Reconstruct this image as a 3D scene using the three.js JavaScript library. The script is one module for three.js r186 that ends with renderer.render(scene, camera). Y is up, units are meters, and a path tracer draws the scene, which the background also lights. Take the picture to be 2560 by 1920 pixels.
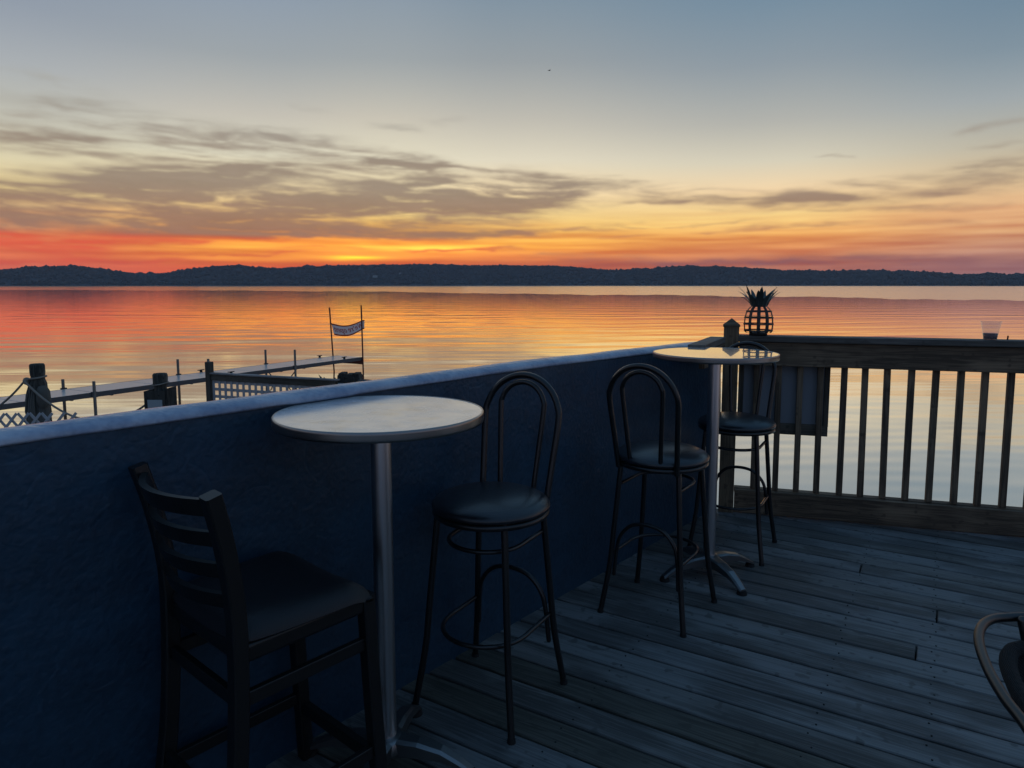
import * as THREE from 'three';
import { RoundedBoxGeometry } from 'three/addons/geometries/RoundedBoxGeometry.js';
import { mergeGeometries } from 'three/addons/utils/BufferGeometryUtils.js';

// ---------------------------------------------------------------- camera, renderer, sun, sky, exposure
const scene = new THREE.Scene();
const camera = new THREE.PerspectiveCamera(57.51, 2560 / 1920, 0.05, 9000);
camera.setViewOffset(2560, 1920, 0, 64, 2560, 1920);            // lens shifted a little downward
camera.position.set(0, 1.42, 0);
camera.rotation.set(THREE.MathUtils.degToRad(-6), 0, 0);
const renderer = new THREE.WebGLRenderer({ antialias: true });
renderer.toneMapping = THREE.LinearToneMapping;
renderer.toneMappingExposure = 1.0;
renderer.shadowMap.enabled = true;

const RAD = Math.PI / 180;
const SUN_AZ = -12.5, SUN_EL = 1.1;                             // just under the ridge of the far shore
const sun = new THREE.DirectionalLight(new THREE.Color(1.0, 0.5, 0.22), 0.22);
sun.name = 'setting_sun';
sun.position.set(Math.sin(SUN_AZ * RAD) * 60, Math.tan(SUN_EL * RAD) * 60 + 1, -Math.cos(SUN_AZ * RAD) * 60);
sun.target.position.set(0, 1, 0);
sun.castShadow = true; sun.shadow.radius = 1.5;
Object.assign(sun.shadow.camera, { left: -14, right: 14, top: 8, bottom: -8, near: 1, far: 120 });
scene.add(sun, sun.target);

// ---- noise and random helpers
function rng(seed) { let s = seed >>> 0; return () => { s = (s + 0x6d2b79f5) | 0; let t = Math.imul(s ^ (s >>> 15), 1 | s); t = (t + Math.imul(t ^ (t >>> 7), 61 | t)) ^ t; return ((t ^ (t >>> 14)) >>> 0) / 4294967296; }; }
const HN = 512, HT = new Float32Array(HN * HN); { const r = rng(7); for (let i = 0; i < HN * HN; i++) HT[i] = r(); }
function vnoise(x, y) {
  const xi = Math.floor(x), yi = Math.floor(y); let fx = x - xi, fy = y - yi;
  fx = fx * fx * (3 - 2 * fx); fy = fy * fy * (3 - 2 * fy);
  const x0 = xi & 511, x1 = (xi + 1) & 511, y0 = (yi & 511) * HN, y1 = ((yi + 1) & 511) * HN;
  return (HT[y0 + x0] * (1 - fx) + HT[y0 + x1] * fx) * (1 - fy) + (HT[y1 + x0] * (1 - fx) + HT[y1 + x1] * fx) * fy;
}
function fbm(x, y, o) { let s = 0, a = 0.5, n = 0; for (let i = 0; i < o; i++) { s += a * vnoise(x, y); n += a; a *= 0.5; x = x * 2.03 + 17.3; y = y * 2.03 + 5.1; } return s / n; }
const clamp = (x, a, b) => Math.min(b, Math.max(a, x)), sstep = (a, b, x) => { const t = clamp((x - a) / (b - a), 0, 1); return t * t * (3 - 2 * t); };
const lin = (c) => { c /= 255; return c <= 0.04045 ? c / 12.92 : Math.pow((c + 0.055) / 1.055, 2.4); };

// ---- the evening sky: clear air by azimuth and elevation, streaks of cloud, all in degrees from the lake's middle
const AIR = [   // azimuth, then [elevation, r, g, b] upward
  [-60, [0, 184, 96, 62], [2, 204, 103, 62], [4, 206, 131, 81], [7, 202, 177, 141], [11, 179, 176, 167], [17, 146, 155, 165], [30, 98, 124, 148]],
  [-36, [0, 218, 93, 72], [0.9, 238, 107, 76], [1.8, 250, 127, 78], [2.6, 252, 135, 84], [3.4, 238, 143, 92], [4.6, 224, 172, 122], [6.2, 237, 209, 147], [8.2, 229, 217, 179], [10.5, 200, 197, 181], [14, 173, 178, 181], [17.6, 148, 158, 171], [30, 100, 128, 154]],
  [-20, [0, 232, 84, 45], [1.3, 244, 99, 46], [2.1, 255, 149, 54], [2.9, 255, 168, 62], [3.5, 255, 144, 56], [4.2, 255, 169, 72], [5.4, 255, 211, 136], [7.4, 251, 227, 177], [9.6, 228, 222, 197], [12.5, 200, 195, 183], [16.5, 160, 167, 171], [20, 146, 159, 173], [30, 100, 130, 156]],
  [-10, [0, 244, 92, 40], [1.4, 242, 105, 46], [2.2, 255, 140, 52], [3.2, 255, 152, 58], [4.2, 255, 182, 78], [5.5, 255, 219, 139], [7.4, 255, 233, 183], [9.8, 234, 226, 199], [12.8, 204, 198, 183], [17, 160, 167, 170], [21, 142, 156, 169], [30, 98, 128, 152]],
  [0, [0, 208, 95, 61], [1.5, 214, 100, 59], [2.2, 240, 129, 61], [3.1, 255, 171, 69], [4.2, 255, 188, 92], [5.5, 255, 221, 145], [7.4, 255, 229, 181], [9.8, 230, 221, 197], [12.8, 196, 192, 180], [17, 154, 161, 165], [21, 132, 149, 163], [30, 92, 124, 150]],
  [20, [0, 184, 108, 91], [1.6, 198, 114, 87], [2.6, 232, 141, 85], [3.7, 248, 170, 91], [5.2, 255, 213, 136], [7, 255, 223, 175], [9.2, 220, 212, 189], [12, 182, 182, 175], [16, 144, 156, 165], [20, 120, 143, 161], [30, 84, 120, 150]],
  [36, [0, 160, 113, 114], [1.2, 174, 117, 112], [2.4, 202, 137, 110], [3.6, 226, 163, 114], [5.2, 245, 194, 141], [7, 227, 200, 157], [9, 195, 187, 167], [12, 162, 170, 173], [15, 130, 148, 161], [17.6, 116, 139, 157], [30, 80, 118, 150]],
  [60, [0, 150, 112, 116], [2, 172, 124, 116], [4, 202, 157, 135], [7, 184, 169, 153], [11, 151, 156, 161], [17, 114, 135, 155], [30, 76, 114, 148]],
  [110, [0, 118, 112, 124], [4, 134, 130, 142], [9, 126, 136, 152], [17, 102, 124, 150], [30, 78, 112, 146]],
  [180, [0, 94, 106, 124], [4, 110, 116, 138], [9, 106, 122, 148], [17, 92, 114, 146], [30, 74, 108, 146]],
  [250, [0, 124, 108, 116], [4, 142, 130, 136], [9, 136, 138, 148], [17, 110, 126, 148], [30, 80, 112, 146]],
  [300, [0, 180, 100, 80], [2, 200, 108, 80], [4, 202, 137, 105], [7, 202, 177, 141], [11, 179, 176, 167], [17, 150, 155, 165], [30, 104, 122, 148]],
];
const ZENITH = [lin(78), lin(114), lin(152)];
function airColumn(row, el) {
  const st = row.slice(1);
  if (el >= 30) { const l = st[st.length - 1], f = sstep(30, 75, el); return [0, 1, 2].map((c) => lin(l[c + 1]) * (1 - f) + ZENITH[c] * f); }
  let i = 0; while (i < st.length - 2 && el > st[i + 1][0]) i++;
  const f = clamp((el - st[i][0]) / (st[i + 1][0] - st[i][0]), 0, 1);
  return [0, 1, 2].map((c) => lin(st[i][c + 1] + (st[i + 1][c + 1] - st[i][c + 1]) * f));
}
// azimuth, elevation, half width, half height, density, tilt
const CLOUDS = [
  [-33.5, 13.6, 4, .35, .4, -.08], [-30.6, 11.9, 6, .7, .6, -.03], [-33.3, 9.7, 3, .5, .85, 0], [-22.2, 10.4, 6, .8, .5, .03], [-17.6, 10.9, 4.4, .4, .55, -.04],
  [-23.6, 7.75, 6.6, .75, .95, .07], [-18, 8.75, 8.6, .5, .5, .08], [-9.4, 9.4, 4.1, .62, 1, -.08], [-25, 6.25, 12, .5, 1, 0], [-6.4, 7.5, 6.8, .85, .92, -.05],
  [-32.6, 4.5, 5, .95, 1.05, 0], [-23, 4.95, 7.6, .85, .92, .03], [-10.5, 6.05, 9.7, .9, 1.02, .01], [-5, 5.05, 5.6, .4, .6, 0], [2.7, 7.45, 3.4, 1.1, 1, -.07],
  [10.2, 7.2, 5, .5, .42, 0], [21.9, 6.2, 3.6, .36, .55, 0], [22.4, 6.25, 6.5, .7, .2, 0], [32.2, 6.6, 4, .6, .55, .04], [34.6, 7.7, 2.6, .5, .78, .05],
  [16.9, 4.2, 3.3, .15, .6, -.02], [22.2, 4.35, 3, .14, .6, -.02], [9, 3.85, 2.6, .14, .55, 0], [29.5, 4.2, 2.7, .22, .55, -.03], [23.2, 9.2, 1.1, .13, .5, -.05], [12.5, 4.75, 5, .14, .45, .01], [4, 4.4, 4, .14, .5, 0],
  [-9.8, 12.1, 2.2, .35, .42, -.05], [-4.8, 12.75, 2.2, .3, .4, .06], [-16, 13.1, 1.2, .24, .4, -.1], [33.5, 10.4, 2.2, .3, .4, .08], [34.1, 9.2, 1.5, .2, .4, .05],
  [-15.9, 3.75, 13.4, .36, 1, .012], [-.5, 3.95, 2.2, .22, .6, 0], [-32.3, 2.5, 4, .45, .75, .03], [-33, 3.55, 5, .4, .8, .02], [22.3, 1.75, 15, .26, .62, -.004], [31, 1.75, 6, .4, .4, 0], [6, 2.3, 5, .25, .5, -.01],
  [-20, 2.3, 5, .14, .75, .01], [-27, 1.75, 5, .2, .7, -.01], [-29, 3.05, 6, .22, .85, .02], [-14, 2.75, 5, .1, .6, 0], [-35, 1.5, 4, .25, .7, 0], [-3, 2.75, 4, .12, .6, 0], [-29, 9.0, 8, .35, .5, .05], [-14, 10.1, 6, .3, .5, -.05], [-27, 10.9, 7, .3, .5, -.02], [-2, 8.9, 5, .3, .5, -.1], [8, 8.1, 4, .3, .42, -.06], [14, 6.5, 5, .22, .3, .02], [27, 5.3, 6, .2, .3, -.02], [-30, 5.6, 6, .4, .8, -.03], [-18, 4.4, 7, .3, .7, .02], [28, 7.2, 4, .3, .2, .06], [-47, 6, 8, .9, .9, .02], [-52, 9, 7, .7, .7, 0], [46, 7.4, 7, .8, .7, .03], [52, 4.6, 9, .5, .6, 0], [-46, 3.4, 7, .5, .8, 0],
];
function cloudTint(az, el, dens) {           // colour of the cloud seen against that part of the sky
  const high = [166, 162, 152], mid = [148, 130, 115], low = [154, 118, 100];
  let c = el > 9 ? high.map((v, i) => mid[i] + (v - mid[i]) * sstep(9, 13, el)) : mid.map((v, i) => low[i] + (v - low[i]) * sstep(4.6, 8, el));
  const red = sstep(3.85, 3.25, el) * sstep(-60, -34, az) * sstep(4, -3, az), rose = sstep(5.2, 3.6, el) * sstep(-3, 6, az);
  c = c.map((v, i) => v + ([236, 88, 58][i] - v) * red * 0.95);
  c = c.map((v, i) => v + ([206, 136, 96][i] - v) * rose * 0.9);
  const bank = sstep(2.4, 1.9, el) * sstep(-2, 10, az); c = c.map((v, i) => v + ([150, 96, 98][i] - v) * bank);
  return c.map(lin);
}
{
  const W = 4096, H = 2048, data = new Float32Array(W * H * 4);
  const cloudBy = CLOUDS;
  for (let y = 0; y < H; y++) {
    const el = ((y + 0.5) / H - 0.5) * 180, rowAir = AIR.map((q) => airColumn(q, Math.max(el, 0)));
    for (let x = 0; x < W; x++) {
      const o = (y * W + x) * 4; data[o + 3] = 1;
      const phi = ((x + 0.5) / W - 0.5) * 2 * Math.PI;            // atan2(z, x)
      let az = Math.atan2(Math.cos(phi), -Math.sin(phi)) / RAD;   // 0 = straight ahead over the lake, positive to the right
      let a = az; if (a < -60) a += 360;
      const e = Math.max(el, 0);
      let k = 0; while (k < AIR.length - 2 && a > AIR[k + 1][0]) k++;
      const f = sstep(0, 1, (a - AIR[k][0]) / (AIR[k + 1][0] - AIR[k][0])), ca = rowAir[k], cb = rowAir[k + 1];
      let r = ca[0] + (cb[0] - ca[0]) * f, g = ca[1] + (cb[1] - ca[1]) * f, b = ca[2] + (cb[2] - ca[2]) * f;
      if (e > 0 && e < 26 && az > -80 && az < 80) {
        // glowing slit where the sun has just gone
        const w1 = (vnoise(az * 0.5 + 40, e * 3) - 0.5) * 0.5;
        const s1 = Math.exp(-(((az + 8.0 + w1 * 3) / 6.5) ** 2) - (((e - 3.02 - w1 * 0.35) / 0.34) ** 2)), s2 = Math.exp(-(((az + 12.4) / 1.9) ** 2) - (((e - 2.12 - w1 * 0.2) / 0.17) ** 2));
        const s3 = Math.exp(-(((az + 9) / 13) ** 2) - (((e - 2.75 - w1 * 0.3) / 0.85) ** 2)); r += 0.4 * s1 + 0.5 * s2 + 0.3 * s3; g += 0.38 * s1 + 0.6 * s2 + 0.11 * s3; b += 0.03 * s1 + 0.01 * s3;
        // bands of thin veil in the glow
        const veil = fbm(az * 0.14 + 9, e * 3.1 + 3, 4), vb = 1 + (veil - 0.5) * 1.25 * sstep(6.5, 3.4, e) * sstep(0.3, 1.5, e); r *= 0.5 + vb * 0.5; g *= vb; b *= vb;
        const wx = (fbm(az * 0.09 + 3, e * 0.45, 3) - 0.5), we = (fbm(az * 0.13 + 60, e * 0.7 + 9, 4) - 0.5);
        const A = az + wx * 6.5 + (vnoise(az * 0.9, e * 2.5) - 0.5) * 1.2, E2 = e + we * 0.85 + (fbm(az * 0.5 + 7, e * 1.6, 3) - 0.5) * 0.55;
        let env = 0;
        for (const c of CLOUDS) { const dx = (A - c[0]) / (c[2] * 1.12); if (dx > 1.9 || dx < -1.9) continue; const dy = (E2 - c[1] - c[5] * (A - c[0])) / (c[3] * (E2 > c[1] ? 1.25 : 0.95)); if (dy > 2.6 || dy < -2.6) continue; env = env + (1 - env) * Math.min(0.96, 0.12 + c[4] * 0.86) * Math.exp(-Math.abs(dx * dx * dx) * 0.9 - dy * dy * 0.85); }
        // fibres drawn out along the wind, folded by a slow warp
        const fx = az * 0.13 + wx * 2.4, fy = e * 1.5 + az * 0.035 + we * 2.2;
        const n1 = fbm(fx + 11, fy, 5), n2 = fbm(az * 0.5 + wx * 3 + 31, e * 4.6 + az * 0.11 + we * 5 + 12, 4);
        const sheet = sstep(10, 7.6, e) * sstep(3.4, 4.6, e) * sstep(10, -3, az) * 0.24 + sstep(12.6, 10.6, e) * sstep(8.5, 10, e) * sstep(-6, -16, az) * 0.3 + sstep(9, 7, e) * sstep(4.6, 5.6, e) * sstep(-4, 6, az) * 0.16;
        const field = env * (0.1 + 1.3 * n1 + 1.0 * (n2 - 0.38)) + sheet * (n1 * 1.5 + n2 * 0.7 - 0.62) ;
        const d = sstep(0.05, 0.98, field * (1 + 0.1 * sstep(9, 6, e) * sstep(4, -4, az))) * 0.9;
        if (d > 0) { const t = cloudTint(az, e, d), sh = 1 + (n2 - 0.5) * 0.24; r += (t[0] * sh - r) * d; g += (t[1] * sh - g) * d; b += (t[2] * sh - b) * d; }
      }
      data[o] = r; data[o + 1] = g; data[o + 2] = b;
    }
  }
  const t = new THREE.DataTexture(data, W, H, THREE.RGBAFormat, THREE.FloatType);
  t.mapping = THREE.EquirectangularReflectionMapping; t.magFilter = THREE.LinearFilter; t.minFilter = THREE.LinearFilter; t.needsUpdate = true;
  scene.background = t; scene.environment = t;
}
scene.fog = new THREE.FogExp2(new THREE.Color(0.8, 0.86, 1.0), 0.00011);

// ---------------------------------------------------------------- building helpers
const counts = {};
function numbered(name) { const n = counts[name] = (counts[name] ?? -1) + 1; return n ? name + '_' + String(n).padStart(3, '0') : name; }
function shade(m) { m.castShadow = true; m.receiveShadow = true; return m; }
function part(name, geo, mat, parent) { const m = shade(new THREE.Mesh(geo, mat)); m.name = name; parent.add(m); return m; }
function thing(name, label, category, group) { const g = new THREE.Group(); g.name = numbered(name); g.userData = { label, category }; if (group) g.userData.group = group; scene.add(g); return g; }
function structure(name, label, geo, mat) { const m = geo ? shade(new THREE.Mesh(geo, mat)) : new THREE.Group(); m.name = name; m.userData = { label, kind: 'structure' }; scene.add(m); return m; }
function copyOf(root, label) { const c = root.clone(); c.name = numbered(root.name.replace(/_\d{3}$/, '')); c.userData = { ...root.userData, label }; scene.add(c); return c; }
const V = (x, y, z) => new THREE.Vector3(x, y, z);
function tube(pts, r, opt = {}) {
  const { seg = Math.max(8, pts.length * 6), rad = 10, closed = false, tension = 0.5 } = opt;
  const curve = new THREE.CatmullRomCurve3(pts.map((p) => (p.isVector3 ? p : V(...p))), closed, 'catmullrom', tension);
  const g = new THREE.TubeGeometry(curve, seg, r, rad, closed);
  if (closed) return g;
  const caps = [0, 1].map((t) => { const s = new THREE.SphereGeometry(r * 0.999, rad, 6), p = curve.getPointAt(t); s.translate(p.x, p.y, p.z); return s; });
  return mergeGeometries([g, ...caps]);
}
function rod(a, b, r, rad = 10, r2 = r) {
  const A = V(...a), B = V(...b), d = B.clone().sub(A), g = new THREE.CylinderGeometry(r2, r, d.length(), rad);
  g.applyQuaternion(new THREE.Quaternion().setFromUnitVectors(V(0, 1, 0), d.clone().normalize())); const m = A.add(B).multiplyScalar(0.5); g.translate(m.x, m.y, m.z); return g;
}
// texture coordinates in metres on a box-like piece; the grain runs along `axis`
function metres(g, axis = 'x', du = 0, dv = 0) {
  const p = g.attributes.position, n = g.attributes.normal, uv = new Float32Array(p.count * 2), ax = { x: 0, y: 1, z: 2 }[axis];
  for (let i = 0; i < p.count; i++) {
    const N = [Math.abs(n.getX(i)), Math.abs(n.getY(i)), Math.abs(n.getZ(i))], P = [p.getX(i), p.getY(i), p.getZ(i)];
    let face = N.indexOf(Math.max(...N)); const rest = [0, 1, 2].filter((k) => k !== face);
    const U = rest.includes(ax) ? ax : rest[0], Vv = rest.find((k) => k !== U);
    uv[i * 2] = P[U] + du; uv[i * 2 + 1] = P[Vv] + dv;
  }
  g.setAttribute('uv', new THREE.BufferAttribute(uv, 2)); return g;
}
const R = rng(20240611);
function box(w, h, d, x = 0, y = 0, z = 0, bevel = 0.004, axis = 'x') {
  const g = new RoundedBoxGeometry(w, h, d, 1, Math.min(bevel, w / 3, h / 3, d / 3)); metres(g, axis, R() * 7, R() * 7); g.translate(x, y, z); return g;
}
// a flat beam between two points, its wide side upright unless turned
function beam(a, b, w, h, bevel = 0.003) {
  const A = V(...a), B = V(...b), d = B.clone().sub(A), L = d.length(), g = box(L, h, w, 0, 0, 0, bevel);
  const x = d.normalize(), up = Math.abs(x.y) > 0.95 ? V(1, 0, 0) : V(0, 1, 0), z = x.clone().cross(up).normalize(), y = z.clone().cross(x);
  g.applyMatrix4(new THREE.Matrix4().makeBasis(x, y, z)); const m = A.add(B).multiplyScalar(0.5); g.translate(m.x, m.y, m.z); return g;
}
// upright prism from a convex outline [[x, z], ...] with a small chamfer at its top edge
function prism(poly, y0, y1, ch, axisDir, du, dv) {
  let area = 0; for (let i = 0; i < poly.length; i++) { const a = poly[i], b = poly[(i + 1) % poly.length]; area += a[0] * b[1] - b[0] * a[1]; }
  if (area > 0) poly = poly.slice().reverse();                     // so that the top faces up
  const n = poly.length, cx = poly.reduce((s, p) => s + p[0], 0) / n, cz = poly.reduce((s, p) => s + p[1], 0) / n;
  const inset = poly.map((p, i) => { const a = poly[(i + n - 1) % n], b = poly[(i + 1) % n]; const e1 = [p[0] - a[0], p[1] - a[1]], e2 = [b[0] - p[0], b[1] - p[1]]; const l1 = Math.hypot(...e1) || 1, l2 = Math.hypot(...e2) || 1; let n1 = [-e1[1] / l1, e1[0] / l1], n2 = [-e2[1] / l2, e2[0] / l2]; if (n1[0] * (cx - p[0]) + n1[1] * (cz - p[1]) < 0) n1 = n1.map((v) => -v); if (n2[0] * (cx - p[0]) + n2[1] * (cz - p[1]) < 0) n2 = n2.map((v) => -v); return [p[0] + (n1[0] + n2[0]) * ch * 0.8, p[1] + (n1[1] + n2[1]) * ch * 0.8]; });
  const pos = [], uv = [], put = (x, y, z) => { pos.push(x, y, z); const s = x * axisDir[0] + z * axisDir[1], t = -x * axisDir[1] + z * axisDir[0]; uv.push(s + du, t + dv + (y - y1)); };
  const tri = (a, b, c) => { put(...a); put(...b); put(...c); };
  for (let i = 1; i < n - 1; i++) tri([inset[0][0], y1, inset[0][1]], [inset[i][0], y1, inset[i][1]], [inset[i + 1][0], y1, inset[i + 1][1]]);
  for (let i = 0; i < n; i++) {
    const j = (i + 1) % n, A = inset[i], B = inset[j], C = poly[i], D = poly[j];
    tri([A[0], y1, A[1]], [C[0], y1 - ch, C[1]], [D[0], y1 - ch, D[1]]); tri([A[0], y1, A[1]], [D[0], y1 - ch, D[1]], [B[0], y1, B[1]]);
    tri([C[0], y1 - ch, C[1]], [C[0], y0, C[1]], [D[0], y0, D[1]]); tri([C[0], y1 - ch, C[1]], [D[0], y0, D[1]], [D[0], y1 - ch, D[1]]);
  }
  for (let i = 1; i < n - 1; i++) tri([poly[0][0], y0, poly[0][1]], [poly[i + 1][0], y0, poly[i + 1][1]], [poly[i][0], y0, poly[i][1]]);
  const g = new THREE.BufferGeometry(); g.setAttribute('position', new THREE.Float32BufferAttribute(pos, 3)); g.setAttribute('uv', new THREE.Float32BufferAttribute(uv, 2)); g.computeVertexNormals(); return g;
}
function clip(poly, nx, nz, c) {                                    // keep nx*x + nz*z <= c
  const out = []; for (let i = 0; i < poly.length; i++) { const a = poly[i], b = poly[(i + 1) % poly.length], da = nx * a[0] + nz * a[1] - c, db = nx * b[0] + nz * b[1] - c; if (da <= 0) out.push(a); if (da * db < 0) { const t = da / (da - db); out.push([a[0] + (b[0] - a[0]) * t, a[1] + (b[1] - a[1]) * t]); } } return out;
}

// ---------------------------------------------------------------- materials
function dataMap(W, H, f, srgb, span) {
  const d = new Uint8Array(W * H * 4); for (let y = 0; y < H; y++) for (let x = 0; x < W; x++) { const v = f(x / W, y / H), o = (y * W + x) * 4; for (let c = 0; c < 3; c++) d[o + c] = clamp(Math.round((Array.isArray(v) ? v[c] : v) * 255), 0, 255); d[o + 3] = 255; }
  const t = new THREE.DataTexture(d, W, H); t.wrapS = t.wrapT = THREE.RepeatWrapping; t.magFilter = THREE.LinearFilter; if (srgb) t.colorSpace = THREE.SRGBColorSpace; if (span) t.repeat.set(1 / span[0], 1 / span[1]); t.needsUpdate = true; return t;
}
// noise that tiles: blends the two edges
function tiled(f, u, v, bx = 0.15, by = 0.15) {
  const wu = u > 1 - bx ? (u - 1 + bx) / bx : 0, wv = v > 1 - by ? (v - 1 + by) / by : 0;
  const a = f(u, v); if (!wu && !wv) return a;
  const b = wu ? f(u - 1, v) : a, c = wv ? f(u, v - 1) : a, d = wu && wv ? f(u - 1, v - 1) : wu ? b : c;
  return (a * (1 - wu) + b * wu) * (1 - wv) + (c * (1 - wu) + d * wu) * wv;
}
const S = (l) => (l <= 0.0031308 ? l * 12.92 : 1.055 * Math.pow(l, 1 / 2.4) - 0.055);
// wood: 2 m along the grain, 0.5 m across
const grainF = (u, v) => { const w = fbm(u * 5, v * 12, 3) * 0.9; const fine = fbm(u * 14 + 4, v * 150 + w * 9, 4), ring = fbm(u * 3 + 8, v * 46 + w * 8, 3); return fine * 0.6 + ring * 0.4; };
function woodMaps(base, dark, seed, worn = 0.5) {
  const grain = (u, v) => tiled((a, b) => grainF(a + seed, b + seed * 3.7), u, v);
  const patch = (u, v) => tiled((a, b) => fbm(a * 7 + seed * 5, b * 4 + seed, 4), u, v), spot = (u, v) => tiled((a, b) => fbm(a * 60 + seed, b * 16 + 9, 2), u, v);
  const col = dataMap(512, 512, (u, v) => { const g = sstep(0.3, 0.72, grain(u, v)), p = sstep(0.35, 0.7, patch(u, v)), s = sstep(0.73, 0.82, spot(u, v)); const k = clamp(0.15 + g * 0.65 + (p - 0.5) * worn, 0, 1) * (1 - s * 0.7); return base.map((b, i) => S(dark[i] + (b - dark[i]) * k)); }, true, [2, 0.5]);
  const bump = dataMap(512, 512, (u, v) => grain(u, v) * 0.8 + 0.1, false, [2, 0.5]);
  return { map: col, bumpMap: bump };
}
function wood(base, dark, seed, rough = 0.78, worn = 0.5, bump = 0.0022) { return new THREE.MeshStandardMaterial({ ...woodMaps(base, dark, seed, worn), roughness: rough, bumpScale: bump }); }
const M = {};
M.deck = [wood([0.232, 0.234, 0.226], [0.088, 0.087, 0.083], 0.1, 0.66, 0.75), wood([0.218, 0.222, 0.22], [0.082, 0.083, 0.081], 1.7, 0.64, 0.75), wood([0.22, 0.212, 0.198], [0.08, 0.077, 0.07], 3.1, 0.7, 0.75), wood([0.24, 0.241, 0.236], [0.09, 0.09, 0.087], 5.3, 0.62, 0.75)];
M.deckBrown = wood([0.165, 0.155, 0.125], [0.06, 0.056, 0.044], 4.2, 0.7);
M.rail = wood([0.27, 0.185, 0.115], [0.085, 0.057, 0.037], 2.3, 0.85, 0.6);
M.railTop = wood([0.17, 0.155, 0.135], [0.07, 0.062, 0.052], 6.1, 0.62, 0.6);
M.post = wood([0.26, 0.185, 0.11], [0.1, 0.07, 0.043], 7.7, 0.85);
M.frameWood = wood([0.15, 0.125, 0.095], [0.06, 0.05, 0.038], 8.2, 0.85);
M.darkTimber = wood([0.075, 0.068, 0.058], [0.022, 0.02, 0.018], 9.4, 0.95, 0.7, 0.006);
M.piling = wood([0.17, 0.16, 0.14], [0.04, 0.038, 0.032], 10.6, 0.95, 0.7, 0.008);
M.whiteTrim = new THREE.MeshStandardMaterial({ color: new THREE.Color(0.52, 0.5, 0.5), roughness: 0.6 });
M.weatheredWhite = wood([0.42, 0.4, 0.39], [0.2, 0.17, 0.15], 12.1, 0.7, 0.7);
{ // stucco: trowelled paint, 1.5 m tile
  const arcs = document.createElement('canvas'); arcs.width = arcs.height = 512; const c = arcs.getContext('2d'); c.fillStyle = '#808080'; c.fillRect(0, 0, 512, 512); const r = rng(91);
  for (let i = 0; i < 170; i++) { const x = r() * 512, y = r() * 512, ra = 8 + r() * 34, a0 = r() * 6.28, da = 0.5 + r() * 1.3; for (const [ox, oy] of [[0, 0], [512, 0], [-512, 0], [0, 512], [0, -512]]) { c.strokeStyle = r() < 0.6 ? 'rgba(235,235,235,0.55)' : 'rgba(40,40,40,0.5)'; c.lineWidth = 1 + r() * 1.6; c.beginPath(); c.arc(x + ox, y + oy, ra, a0, a0 + da); c.stroke(); } }
  const px = c.getImageData(0, 0, 512, 512).data;
  const h = (u, v) => tiled((a, b) => fbm(a * 30, b * 30, 3) * 0.28 + fbm(a * 110 + 5, b * 110, 3) * 0.5, u, v) + (px[(Math.floor(v * 511) * 512 + Math.floor(u * 511)) * 4] / 255 - 0.5) * 0.5 + 0.1;
  const bump = dataMap(512, 512, h, false, [1.5, 1.5]);
  const tone = (u, v) => tiled((a, b) => fbm(a * 9 + 3, b * 9, 4), u, v);
  M.stucco = new THREE.MeshStandardMaterial({ map: dataMap(512, 512, (u, v) => { const k = 0.82 + (tone(u, v) - 0.5) * 0.5 + (h(u, v) - 0.5) * 0.7; return [0.018 * k, 0.062 * k, 0.11 * k].map(S); }, true, [1.5, 1.5]), bumpMap: bump, bumpScale: 0.0045, roughness: 0.5 });
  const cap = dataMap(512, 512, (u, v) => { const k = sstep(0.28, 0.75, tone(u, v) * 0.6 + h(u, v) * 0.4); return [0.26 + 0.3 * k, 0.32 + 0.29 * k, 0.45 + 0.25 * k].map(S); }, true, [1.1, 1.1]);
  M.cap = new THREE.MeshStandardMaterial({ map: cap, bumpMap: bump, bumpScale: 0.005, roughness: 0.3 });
}
{ // laminate table top, 0.7 m across: off-white with scuffs and stains
  const cv = document.createElement('canvas'); cv.width = cv.height = 1024; const c = cv.getContext('2d'), r = rng(5); c.fillStyle = '#f0edea'; c.fillRect(0, 0, 1024, 1024);
  for (let i = 0; i < 260; i++) { c.strokeStyle = `rgba(${90 + r() * 60},${85 + r() * 50},${80 + r() * 50},${0.04 + r() * 0.22})`; c.lineWidth = 0.6 + r() * 2; const x = r() * 1024, y = r() * 1024, a = r() * 6.28, l = 6 + r() * 60; c.beginPath(); c.moveTo(x, y); c.quadraticCurveTo(x + Math.cos(a) * l * 0.5 + r() * 9, y + Math.sin(a) * l * 0.5, x + Math.cos(a) * l, y + Math.sin(a) * l); c.stroke(); }
  for (let i = 0; i < 150; i++) { const x = r() * 1024, y = r() * 1024, s = 12 + r() * 80; c.save(); c.translate(x, y); c.rotate(r() * 6.28); c.scale(1, 0.3 + r() * 0.4); const g = c.createRadialGradient(0, 0, 0, 0, 0, s); g.addColorStop(0, `rgba(120,100,76,${0.06 + r() * 0.16})`); g.addColorStop(1, 'rgba(120,104,86,0)'); c.fillStyle = g; c.fillRect(-s, -s, 2 * s, 2 * s); c.restore(); }
  for (const [x, y, l, w, o] of [[470, 330, 30, 8, 0.5], [300, 310, 150, 12, 0.22], [330, 760, 150, 60, 0.2], [690, 640, 40, 8, 0.35], [560, 330, 40, 5, 0.25]]) { c.save(); c.translate(x, y); c.rotate(-0.25); c.fillStyle = `rgba(100,80,58,${o})`; c.beginPath(); c.ellipse(0, 0, l / 2, w / 2, 0, 0, 6.28); c.fill(); c.restore(); }
  const t = new THREE.CanvasTexture(cv); t.colorSpace = THREE.SRGBColorSpace; M.scuffed = t;
  const tr = dataMap(256, 256, (u, v) => 0.5 + (fbm(u * 12, v * 12, 4) - 0.5) * 0.6, false); M.scuffRough = tr;
}
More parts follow.
